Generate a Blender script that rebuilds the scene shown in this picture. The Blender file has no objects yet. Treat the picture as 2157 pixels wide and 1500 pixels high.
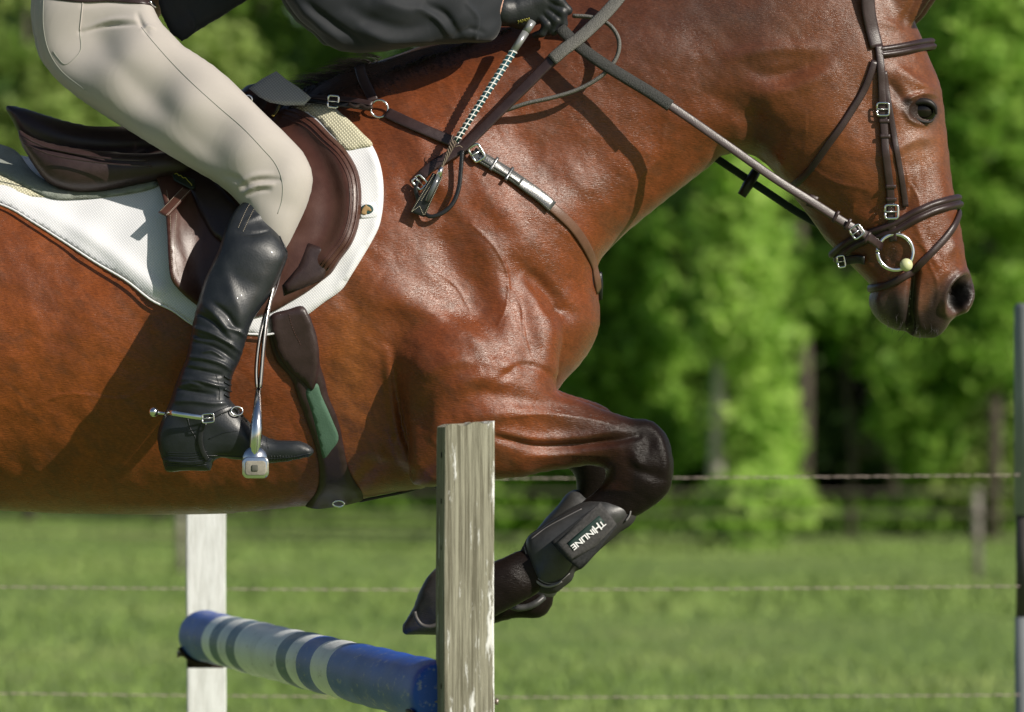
import bpy, math, random
import numpy as np
from mathutils import Vector, Matrix
from mathutils.bvhtree import BVHTree
from mathutils.geometry import delaunay_2d_cdt
R = math.radians
rng = np.random.default_rng(7)
random.seed(7)
S = bpy.context.scene
C = S.collection
# ------------------------------------------------------------ camera, sky, sun, exposure
F, CX, HY, DY, HC = 12600.0, 1078.5, 935.0, 11.6, 1.5   # focal length in photo pixels, horizon row, camera distance and height
cam = bpy.data.objects.new('camera', bpy.data.cameras.new('camera')); C.objects.link(cam)
cam.location = (0, -DY, HC); cam.rotation_euler = (R(90), 0, 0)
cam.data.sensor_width = 36; cam.data.lens = 36 * F / 2157.0
cam.data.shift_y = (HY - 750) / 2157.0
cam.data.clip_end = 3000; cam.data.clip_start = 0.5
cam.data.dof.use_dof = True; cam.data.dof.focus_distance = 11.35; cam.data.dof.aperture_fstop = 5.6
S.camera = cam
SUNV = Vector((1.22, -0.95, 0.95)).normalized()
w = bpy.data.worlds.new('World'); S.world = w; w.use_nodes = True
nt = w.node_tree; nt.nodes.clear()
sky = nt.nodes.new('ShaderNodeTexSky'); sky.sky_type = 'NISHITA'; sky.sun_disc = False
sky.sun_elevation = math.asin(SUNV.z); sky.sun_rotation = math.atan2(SUNV.x, SUNV.y)
bg = nt.nodes.new('ShaderNodeBackground'); bg.inputs[1].default_value = 0.062
wo = nt.nodes.new('ShaderNodeOutputWorld')
nt.links.new(sky.outputs[0], bg.inputs[0]); nt.links.new(bg.outputs[0], wo.inputs[0])
sl = bpy.data.lights.new('sun', 'SUN'); sl.energy = 5.0; sl.angle = R(0.55); sl.color = (1.0, 0.93, 0.82)
so = bpy.data.objects.new('sun', sl); C.objects.link(so)
so.rotation_euler = (-SUNV).to_track_quat('-Z', 'Y').to_euler()
S.view_settings.view_transform = 'Standard'; S.view_settings.look = 'None'
S.view_settings.exposure = 0.0; S.view_settings.gamma = 1

# ------------------------------------------------------------ helpers
def W(x, y, Y=0.0):
    D = DY + Y
    return Vector(((x - CX) / F * D, Y, HC + (HY - y) / F * D))
def Wn(x, y, Y):
    D = DY + Y
    return np.stack([(x - CX) / F * D, Y + 0 * x, HC + (HY - y) / F * D], -1)
def PX(v):
    D = DY + v[:, 1]
    return CX + v[:, 0] / D * F, HY - (v[:, 2] - HC) / D * F
def catmull(pts, step=6.0, closed=True):
    P = np.array(pts, float); n = len(P); out = []
    for i in range(n if closed else n - 1):
        if closed: p0, p1, p2, p3 = P[(i-1) % n], P[i], P[(i+1) % n], P[(i+2) % n]
        else: p0, p1, p2, p3 = P[max(i-1, 0)], P[i], P[i+1], P[min(i+2, n-1)]
        L = np.linalg.norm((p2 - p1)[:2]); k = max(1, int(round(L / step)))
        a = max(np.linalg.norm(p1-p0), 1e-6)**.5; b = max(np.linalg.norm(p2-p1), 1e-6)**.5; c = max(np.linalg.norm(p3-p2), 1e-6)**.5
        m1 = (p2-p1) + b*((p1-p0)/a - (p2-p0)/(a+b)) if np.linalg.norm(p1-p0) > 1e-6 else (p2-p1)
        m2 = (p2-p1) + b*((p3-p2)/c - (p3-p1)/(b+c)) if np.linalg.norm(p3-p2) > 1e-6 else (p2-p1)
        for j in range(k):
            t = j / k; t2 = t*t; t3 = t2*t
            out.append((2*t3-3*t2+1)*p1 + (t3-2*t2+t)*m1 + (-2*t3+3*t2)*p2 + (t3-t2)*m2)
    if not closed: out.append(P[-1])
    return np.array(out)
def polydist(qx, qz, poly):
    """signed distance (positive inside) of points to a closed polygon"""
    shp = qx.shape; qx = qx.ravel(); qz = qz.ravel()
    best = np.full(qx.shape, 1e18); ins = np.zeros(qx.shape, bool)
    n = len(poly)
    for i in range(n):
        ax, az = poly[i]; bx, bz = poly[(i+1) % n]
        dx, dz = bx-ax, bz-az; L = dx*dx+dz*dz + 1e-18
        t = np.clip(((qx-ax)*dx + (qz-az)*dz) / L, 0, 1)
        d = (qx-ax-t*dx)**2 + (qz-az-t*dz)**2
        np.minimum(best, d, out=best)
        c = (az > qz) != (bz > qz)
        if dz != 0: ins ^= c & (qx < (qz-az)/dz*dx + ax)
    return (np.sqrt(best) * np.where(ins, 1, -1)).reshape(shp)
def blur(a, n):
    for _ in range(n):
        b = np.pad(a, 1, mode='edge'); a = (b[:-2, 1:-1] + 2*b[1:-1, 1:-1] + b[2:, 1:-1]) / 4
        b = np.pad(a, 1, mode='edge'); a = (b[1:-1, :-2] + 2*b[1:-1, 1:-1] + b[1:-1, 2:]) / 4
    return a
def bilin(a, fx, fz):
    fx = np.clip(fx, 0, a.shape[0]-1.001); fz = np.clip(fz, 0, a.shape[1]-1.001)
    i = fx.astype(int); j = fz.astype(int); u = fx-i; v = fz-j
    return (a[i, j]*(1-u)*(1-v) + a[i+1, j]*u*(1-v) + a[i, j+1]*(1-u)*v + a[i+1, j+1]*u*v)
def idw(px, py, cps, p=2.5):
    """smooth field through control points (x, y, value) given in photo pixels"""
    num = 0; den = 0
    for (x, y, v) in cps:
        w_ = 1.0 / ((px-x)**2 + (py-y)**2 + 400.0)**(p/2)
        num = num + w_*v; den = den + w_
    return num/den
class Layer:
    """a traced outline inflated to a rounded solid about its own plane"""
    def __init__(s, pts, c=0.0, A=0.6, h=0.007, step=8, c_cp=None, A_cp=None, k=0.02, plane=None, tmax=None):
        s.k = k; s.c = c; s.A = A; s.c_cp = c_cp; s.A_cp = A_cp; s.h = h; s.tmax = tmax
        pl = c if plane is None else plane
        sm = catmull(pts, step)
        D = DY + pl
        s.poly = np.stack([(sm[:, 0]-CX)/F*D, HC + (HY-sm[:, 1])/F*D], 1)
        lo = s.poly.min(0) - 4*h; hi = s.poly.max(0) + 4*h
        s.lo = lo; nx, nz = np.ceil((hi-lo)/h).astype(int) + 1
        X, Z = np.meshgrid(lo[0]+h*np.arange(nx), lo[1]+h*np.arange(nz), indexing='ij')
        d = polydist(X, Z, s.poly); m = d > 0
        u = np.where(m, d*0.5, 0.0); rb = (np.add.outer(np.arange(nx), np.arange(nz)) % 2) == 0
        om = 2/(1+math.sin(math.pi/max(nx, nz)*1.6)); inner = m.copy(); inner[0] = inner[-1] = False; inner[:, 0] = inner[:, -1] = False
        A1 = (rb & inner)[1:-1, 1:-1]; A2 = (~rb & inner)[1:-1, 1:-1]
        its = int(1.6*max(nx, nz)) + 40
        for _ in range(its):
            for M in (A1, A2):
                nb = (u[:-2, 1:-1]+u[2:, 1:-1]+u[1:-1, :-2]+u[1:-1, 2:] + h*h*1.0) / 4
                core = u[1:-1, 1:-1]; core += np.where(M, om*(nb-core), 0)
        u *= 1.0
        good = (d > 0.8*h).astype(float); r = np.where(good > 0, u/np.maximum(d, 1e-9), 0)
        num = blur(r*good, 3); den = blur(good, 3); rr = num/np.maximum(den, 1e-6)
        for _ in range(6):
            bad = den < 0.02; n2 = blur(np.where(bad, 0, rr), 2); d2 = blur((~bad).astype(float), 2)
            rr = np.where(bad, n2/np.maximum(d2, 1e-6), rr); den = np.where(bad, np.where(d2 > 0.02, 1, 0), den)
        s.u = blur(u, 1); s.r = np.maximum(blur(rr, 1), h*0.5); s.wmax = math.sqrt(2*u.max())
    def U(s, X, Z):
        d = polydist(X, Z, s.poly); fx = (X-s.lo[0])/s.h; fz = (Z-s.lo[1])/s.h
        u = bilin(s.u, fx, fz); e = d*bilin(s.r, fx, fz)
        w_ = np.clip((d/s.h-1.5)/3, 0, 1); w_ = w_*w_*(3-2*w_)
        return 2*(u*w_ + e*(1-w_)), d
    def fields(s, X, Z):
        D = DY + s.c
        px = CX + X/D*F; py = HY - (Z-HC)/D*F
        U, d = s.U(X, Z)
        A = s.A if s.A_cp is None else idw(px, py, s.A_cp)
        c = s.c if s.c_cp is None else idw(px, py, s.c_cp)
        t2 = A*U
        if s.tmax: t2 = np.where(t2 > 0, s.tmax**2*(1-np.exp(-np.maximum(t2, 0)/s.tmax**2)), t2)
        return t2, c + 0*X, d
def smax(a, b, k):
    if k <= 0: return np.maximum(a, b)
    h_ = np.clip(0.5+0.5*(a-b)/k, 0, 1)
    return b*(1-h_) + a*h_ + k*h_*(1-h_)
def nets(vals, xs, ys, zs):
    """surface nets on a rectilinear grid, inside where vals > 0"""
    ins = vals > 0
    c8 = [(i, j, k) for i in (0, 1) for j in (0, 1) for k in (0, 1)]
    sh = tuple(n-1 for n in vals.shape)
    cnt = np.zeros(sh, np.int8)
    for (i, j, k) in c8: cnt += ins[i:sh[0]+i, j:sh[1]+j, k:sh[2]+k]
    act = (cnt > 0) & (cnt < 8)
    I = np.argwhere(act); idx = np.full(sh, -1, np.int32); idx[act] = np.arange(len(I))
    V = {c: vals[I[:, 0]+c[0], I[:, 1]+c[1], I[:, 2]+c[2]] for c in c8}
    acc = np.zeros((len(I), 3)); num = np.zeros(len(I))
    for a in c8:
        for ax in range(3):
            if a[ax]: continue
            b = list(a); b[ax] = 1; b = tuple(b)
            va, vb = V[a], V[b]; cr = (va > 0) != (vb > 0)
            t = np.where(cr, va/np.where(cr, va-vb, 1), 0)
            p = np.array(a, float)[None, :].repeat(len(I), 0); p[:, ax] = t
            acc += np.where(cr[:, None], p, 0); num += cr
    p = acc/num[:, None]
    def co(arr, q, f): return arr[q]*(1-f) + arr[q+1]*f
    verts = np.stack([co(xs, I[:, 0], p[:, 0]), co(ys, I[:, 1], p[:, 1]), co(zs, I[:, 2], p[:, 2])], 1)
    faces = []
    n = vals.shape
    for ax in range(3):
        o1, o2 = [(1, 2), (2, 0), (0, 1)][ax]
        sl = [slice(1, n[q]-1) for q in range(3)]; sl[ax] = slice(0, n[ax]-1)
        s2 = list(sl); s2[ax] = slice(1, n[ax])
        a = ins[tuple(sl)]; b = ins[tuple(s2)]
        for (M, flip) in ((a & ~b, False), (~a & b, True)):
            E = np.argwhere(M); 
            if not len(E): continue
            for q in range(3):
                if q != ax: E[:, q] += 1
            def cell(d1, d2):
                q = E.copy(); q[:, o1] -= d1; q[:, o2] -= d2
                return idx[q[:, 0], q[:, 1], q[:, 2]]
            f = np.stack([cell(1, 1), cell(0, 1), cell(0, 0), cell(1, 0)], 1)
            faces.append(f[:, ::-1] if flip else f)
    faces = np.concatenate(faces); faces = faces[(faces >= 0).all(1)]
    return verts, faces
def lap(verts, faces, n, lam=0.5):
    e = np.concatenate([faces[:, [i, (i+1) % faces.shape[1]]] for i in range(faces.shape[1])])
    e = np.concatenate([e, e[:, ::-1]]); N = len(verts)
    deg = np.bincount(e[:, 0], minlength=N)[:, None]
    for it in range(n):
        for l in (lam, -lam*1.04):
            s_ = np.stack([np.bincount(e[:, 0], weights=verts[e[:, 1], q], minlength=N) for q in range(3)], 1)/np.maximum(deg, 1)
            verts = verts + l*(s_-verts)
    return verts
def raw_mesh(name, verts, faces, smooth=True):
    me = bpy.data.meshes.new(name)
    verts = np.asarray(verts, np.float32)
    if isinstance(faces, np.ndarray) and len(faces):
        k = faces.shape[1]; m = len(faces)
        me.vertices.add(len(verts)); me.vertices.foreach_set('co', verts.ravel())
        me.loops.add(m*k); me.loops.foreach_set('vertex_index', faces.astype(np.int32).ravel())
        me.polygons.add(m); me.polygons.foreach_set('loop_start', np.arange(0, m*k, k, dtype=np.int32))
        me.polygons.foreach_set('loop_total', np.full(m, k, np.int32))
        me.update(calc_edges=True); me.validate()
    else:
        me.from_pydata([tuple(map(float, v)) for v in verts], [], [tuple(int(i) for i in f) for f in faces]); me.update()
    if smooth: me.polygons.foreach_set('use_smooth', np.ones(len(me.polygons), bool))
    return me
def obj(name, me, mat=None, parent=None):
    if mat is not None: me.materials.append(mat)
    o = bpy.data.objects.new(name, me); C.objects.link(o)
    if parent is not None:
        o.parent = parent; o.matrix_parent_inverse = Matrix.Translation(parent.location).inverted()
    return o
def tag(o, label=None, cat=None, group=None, kind=None):
    if label: o['label'] = label
    if cat: o['category'] = cat
    if group: o['group'] = group
    if kind: o['kind'] = kind
    return o
def empty(name, loc, label, cat, group=None):
    o = bpy.data.objects.new(name, None); C.objects.link(o); o.location = loc; o.empty_display_size = 0.1
    return tag(o, label, cat, group)
def subdiv(me, n=1):
    o = bpy.data.objects.new('tmp', me); C.objects.link(o)
    m = o.modifiers.new('s', 'SUBSURF'); m.levels = n; m.render_levels = n
    dg = bpy.context.evaluated_depsgraph_get(); dg.update()
    r = bpy.data.meshes.new_from_object(o.evaluated_get(dg))
    bpy.data.objects.remove(o); return r
def mesh_np(me):
    v = np.empty(len(me.vertices)*3, np.float32); me.vertices.foreach_get('co', v)
    n = np.empty(len(me.vertices)*3, np.float32); me.vertex_normals.foreach_get('vector', n)
    return v.reshape(-1, 3).astype(float), n.reshape(-1, 3).astype(float)
def solid(name, layers, h=0.005, hy=None, xs=None, zs=None, smooth=4, extra=None, post=None, sub=0):
    """union of inflated layers -> mesh"""
    hy = hy or h
    if xs is None:
        lo = np.min([l.poly.min(0) for l in layers], 0)-3*h; hi = np.max([l.poly.max(0) for l in layers], 0)+3*h
        xs = np.arange(lo[0], hi[0]+h, h); zs = np.arange(lo[1], hi[1]+h, h)
    X, Z = np.meshgrid(xs, zs, indexing='ij')
    fl = [l.fields(X, Z) for l in layers]
    y0 = min((c-np.sqrt(np.maximum(t, 0))).min() for t, c, d in fl)-3*hy; y1 = max((c+np.sqrt(np.maximum(t, 0))).max() for t, c, d in fl)+3*hy
    ys = np.arange(y0, y1+hy, hy)
    vals = np.empty((len(xs), len(ys), len(zs)), np.float32)
    for j, y in enumerate(ys):
        g = None
        for l, (t2, c, d) in zip(layers, fl):
            q = y-c
            G = (t2-q*q)/(2*np.sqrt(np.maximum(t2, 0)+q*q)+0.004)
            g = G if g is None else smax(G, g, l.k)
        if extra is not None: g = extra(g, X, y, Z)
        vals[:, j, :] = g
    v, f = nets(vals, xs, ys, zs)
    v = lap(v, f, smooth)
    me = raw_mesh(name, v, f)
    if sub: me = subdiv(me, sub); me.name = name
    if post:
        v, n = mesh_np(me); v = post(v, n); me.vertices.foreach_set('co', v.astype(np.float32).ravel()); me.update()
    return me
def seg_dist(px, py, pts):
    best = np.full(px.shape, 1e9); tt = np.zeros(px.shape); n = len(pts)-1
    for i in range(n):
        ax, ay = pts[i][:2]; bx, by = pts[i+1][:2]; dx, dy = bx-ax, by-ay
        t = np.clip(((px-ax)*dx+(py-ay)*dy)/(dx*dx+dy*dy+1e-9), 0, 1)
        d = np.hypot(px-ax-t*dx, py-ay-t*dy); m = d < best
        best = np.where(m, d, best); tt = np.where(m, (i+t)/n, tt)
    return best, tt
def relief(px, py, strokes):
    """sum of soft ridges (+) and furrows (-): (points, width px, height mm[, taper])"""
    out = np.zeros(px.shape)
    for s_ in strokes:
        pts, wd, a = s_[:3]; tp = s_[3] if len(s_) > 3 else 1
        P = catmull(pts, 15, False) if len(pts) > 2 else np.array(pts, float)
        k = (px > P[:, 0].min()-3*wd) & (px < P[:, 0].max()+3*wd) & (py > P[:, 1].min()-3*wd) & (py < P[:, 1].max()+3*wd)
        if not k.any(): continue
        d, t = seg_dist(px[k], py[k], P)
        fade = np.sin(np.pi*np.clip(t*0.9+0.05, 0, 1))**0.5 if tp else 1.0
        out[k] += a*0.001*np.exp(-(d/wd)**2)*fade
    return out
_ng = np.random.default_rng(11).random((257, 257))
def vnoise(x, y, sc, oct_=4, ang=0, st=1.0, rough=.5):
    a = R(ang); X_ = (x*math.cos(a)+y*math.sin(a))/sc; Y_ = (-x*math.sin(a)+y*math.cos(a))/sc*st; o = 0; am = 1; tot = 0
    for k in range(oct_):
        xi = np.floor(X_).astype(int); yi = np.floor(Y_).astype(int); u = X_-xi; v = Y_-yi; u = u*u*(3-2*u); v = v*v*(3-2*v)
        g = lambda i, j: _ng[(xi+i+k*37) % 256, (yi+j+k*91) % 256]
        o = o+am*(g(0, 0)*(1-u)*(1-v)+g(1, 0)*u*(1-v)+g(0, 1)*(1-u)*v+g(1, 1)*u*v); tot += am; am *= rough; X_ = X_*2.03; Y_ = Y_*2.03
    return o/tot
def vcol(me, name, cols):
    at = me.attributes.new(name, 'FLOAT_COLOR', 'POINT')
    c = np.ones((len(cols), 4), np.float32); c[:, :3] = cols; at.data.foreach_set('color', c.ravel())
# ------------------------------------------------------------ materials
def mat(name, col=(.5, .5, .5), rough=.5, spec=.5, metal=0, nscale=None, namp=0.0, bump=0.0, bscale=200, stretch=None, coat=0, sheen=0, attr=None, col2=None, rvar=0.0, bdist=0.001, ramp=(0.35, 0.65), coords='Object'):
    m = bpy.data.materials.new(name); m.use_nodes = True; n = m.node_tree.nodes; L = m.node_tree.links
    b = n['Principled BSDF']; b.inputs['Base Color'].default_value = (*col, 1); b.inputs['Roughness'].default_value = rough
    b.inputs['Specular IOR Level'].default_value = spec; b.inputs['Metallic'].default_value = metal
    b.inputs['Coat Weight'].default_value = coat; b.inputs['Sheen Weight'].default_value = sheen
    tc = n.new('ShaderNodeTexCoord'); mp = n.new('ShaderNodeMapping'); L.new(tc.outputs[coords], mp.inputs[0])
    if stretch: mp.inputs['Scale'].default_value = stretch
    src = None
    if attr:
        a = n.new('ShaderNodeAttribute'); a.attribute_name = attr; src = a.outputs['Color']; L.new(src, b.inputs['Base Color'])
    if nscale:
        t = n.new('ShaderNodeTexNoise'); t.inputs['Scale'].default_value = nscale; t.inputs['Detail'].default_value = 6; t.inputs['Roughness'].default_value = .65
        L.new(mp.outputs[0], t.inputs[0])
        if col2 is not None:
            r = n.new('ShaderNodeValToRGB'); r.color_ramp.elements[0].position = ramp[0]; r.color_ramp.elements[1].position = ramp[1]
            r.color_ramp.elements[0].color = (*col, 1); r.color_ramp.elements[1].color = (*col2, 1)
            L.new(t.outputs[0], r.inputs[0]); L.new(r.outputs[0], b.inputs['Base Color'])
        else:
            mr = n.new('ShaderNodeMapRange'); mr.inputs['From Min'].default_value = .25; mr.inputs['From Max'].default_value = .75
            mr.inputs['To Min'].default_value = 1-namp; mr.inputs['To Max'].default_value = 1+namp
            L.new(t.outputs[0], mr.inputs[0])
            v = n.new('ShaderNodeMix'); v.data_type = 'RGBA'; v.blend_type = 'MULTIPLY'; v.inputs[0].default_value = 1
            if src: L.new(src, v.inputs[6])
            else: v.inputs[6].default_value = (*col, 1)
            L.new(mr.outputs[0], v.inputs[7]); L.new(v.outputs[2], b.inputs['Base Color'])
        if rvar:
            m2 = n.new('ShaderNodeMapRange'); m2.inputs['From Min'].default_value = .3; m2.inputs['From Max'].default_value = .7
            m2.inputs['To Min'].default_value = rough-rvar; m2.inputs['To Max'].default_value = rough+rvar
            L.new(t.outputs[0], m2.inputs[0]); L.new(m2.outputs[0], b.inputs['Roughness'])
    if bump:
        t2 = n.new('ShaderNodeTexNoise'); t2.inputs['Scale'].default_value = bscale; t2.inputs['Detail'].default_value = 4
        L.new(mp.outputs[0], t2.inputs[0]); bp = n.new('ShaderNodeBump'); bp.inputs['Strength'].default_value = bump; bp.inputs['Distance'].default_value = bdist
        L.new(t2.outputs[0], bp.inputs['Height']); L.new(bp.outputs[0], b.inputs['Normal'])
    return m
# ------------------------------------------------------------ horse
# outlines traced in photo pixels; each gets its own plane, aspect and thickness
trunk = [(-820,140),(-700,190),(-520,215),(-330,250),(-120,300),(60,335),(230,340),(400,300),(540,245),(650,190),(740,145),(830,118),(950,70),(1100,0),(1300,-75),(1500,-130),(1700,-155),(1830,-140),(1905,-70),
 (1925,40),(1942,80),(1958,124),(1970,150),(1981,180),(1987,214),(1991,250),(1996,294),(2001,340),(2006,384),(2016,440),(2024,477),(2031,520),(2037,560),(2047,585),(2053,613),(2049,640),(2036,660),
 (2012,668),(1999,684),(1990,698),(1972,711),(1940,712),(1920,709),(1908,699),(1888,697),(1857,681),(1836,658),(1829,632),(1834,606),(1797,563),(1766,533),(1737,503),(1714,470),(1671,414),(1624,356),(1580,326),(1517,330),
 (1504,344),(1437,396),(1353,463),(1310,500),(1287,523),(1262,556),(1262,620),(1264,683),(1250,727),(1225,765),(1195,797),(1165,835),(1060,940),(917,1022),(820,1040),(740,1056),(640,1067),(450,1084),(200,1084),(0,1076),(-150,1058),(-300,1020),(-430,960),
 (-480,1080),(-640,1400),(-760,1430),(-900,1180),(-960,900),(-1010,640),(-1000,400),(-930,210)]
T_A = [(-800,500,.5),(-500,600,.62),(0,650,.64),(400,680,.66),(750,650,.58),(790,880,.50),(950,450,.50),(1000,650,.55),(1150,560,.55),(1200,700,.7),(1150,300,.36),(1300,250,.36),(1500,120,.38),(1650,150,.42),(1700,320,.36),(1800,250,.40),(1930,200,.65),(1880,430,.50),(1960,450,.7),(2010,590,.85),(1900,600,.6),(1880,660,.7),(1960,690,.8)]
near_leg = [(812,650),(822,600),(860,545),(950,520),(1050,535),(1130,590),(1180,680),(1178,770),(1176,825),(1225,843),(1270,861),(1337,881),(1368,884),(1390,898),(1408,922),(1418,960),(1419,998),(1413,1030),(1396,1052),(1360,1078),
 (1325,1098),(1282,1136),(1240,1168),(1214,1196),(1182,1222),(1152,1236),(1120,1258),(1060,1290),(1000,1322),(940,1334),(880,1322),(870,1290),(885,1240),(915,1200),(960,1195),(1010,1190),(1050,1178),(1085,1162),(1116,1150),(1134,1124),(1172,1098),(1222,1060),(1266,1020),(1275,990),(1240,982),(1197,988),(1137,997),(1100,1006),(1047,1010),(960,1018),(905,1026),(868,1018),(862,985),(858,930),(845,850),(825,750)]
near_leg = [p for p in near_leg]
far_leg = [(1000,820),(1100,800),(1200,830),(1280,860),(1310,900),(1318,950),(1312,1000),(1290,1045),(1252,1080),(1208,1150),(1170,1230),(1166,1268),(1150,1295),(1128,1304),(1090,1303),(1040,1315),(985,1338),(955,1330),(960,1290),(1000,1255),(1045,1235),(1085,1205),(1130,1146),(1162,1104),(1212,1044),(1208,1000),(1190,985),(1100,985),(1000,990),(930,960)]
hoof = [(957,1188),(925,1190),(897,1222),(876,1268),(858,1300),(846,1322),(850,1336),(880,1337),(950,1338),(990,1325),(985,1270),(975,1215)]
ear = [(1842,30),(1856,5),(1875,-50),(1905,-110),(1950,-150),(1988,-175),(1996,-140),(1990,-80),(1975,-25),(1950,15),(1930,42),(1905,60),(1870,64)]
hind = [(-1000,500),(-700,420),(-520,560),(-470,800),(-520,960),(-640,1180),(-740,1330),(-760,1440),(-740,1640),(-700,1850),(-690,1960),(-640,2020),(-640,2060),(-770,2060),(-790,1990),(-800,1880),(-850,1660),(-900,1470),(-1010,1330),(-1030,1250),(-960,1180),(-1000,900),(-1040,700)]
XS = np.concatenate([np.arange(-2.05, -1.04, .016), np.arange(-1.03, .96, .0048)])
z_in = HC+(HY-1360)/F*DY; z_top = HC+(HY+40)/F*DY
ZS = np.concatenate([np.arange(.42, z_in, .016), np.arange(z_in+.002, z_top, .0048), np.arange(z_top+.002, z_top+.24, .012)])
layers = [Layer(trunk, 0, A_cp=T_A, h=.009, step=12, k=0),
 Layer(near_leg, -.15, h=.006, k=.026, A_cp=[(950,700,.62),(1100,880,.62),(1300,950,.7),(1380,980,.75),(1200,1130,.42),(1260,1090,.42),(1230,1130,.42),(1170,1150,.42),(1130,1200,.42),(1300,1090,.45),(1060,1210,.7),(900,1270,.9)], c_cp=[(950,600,-.13),(900,800,-.195),(900,950,-.20),(1000,950,-.185),(1200,920,-.15),(1380,980,-.145),(1200,1130,-.14),(920,1270,-.14)]),
 Layer(far_leg, .15, h=.006, k=.02, A=.65),
 Layer(hoof, -.14, h=.005, k=.004, A=.9, tmax=.055),
 Layer(ear, -.062, h=.005, k=.012, A=.5),
 Layer([(x+12, y) for x, y in ear], .062, h=.005, k=.012, A=.5),
 Layer(hind, -.17, h=.012, k=.05, A=.45), Layer([(x-130, y-40) for x, y in hind], .17, h=.012, k=.05, A=.45)]
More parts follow.
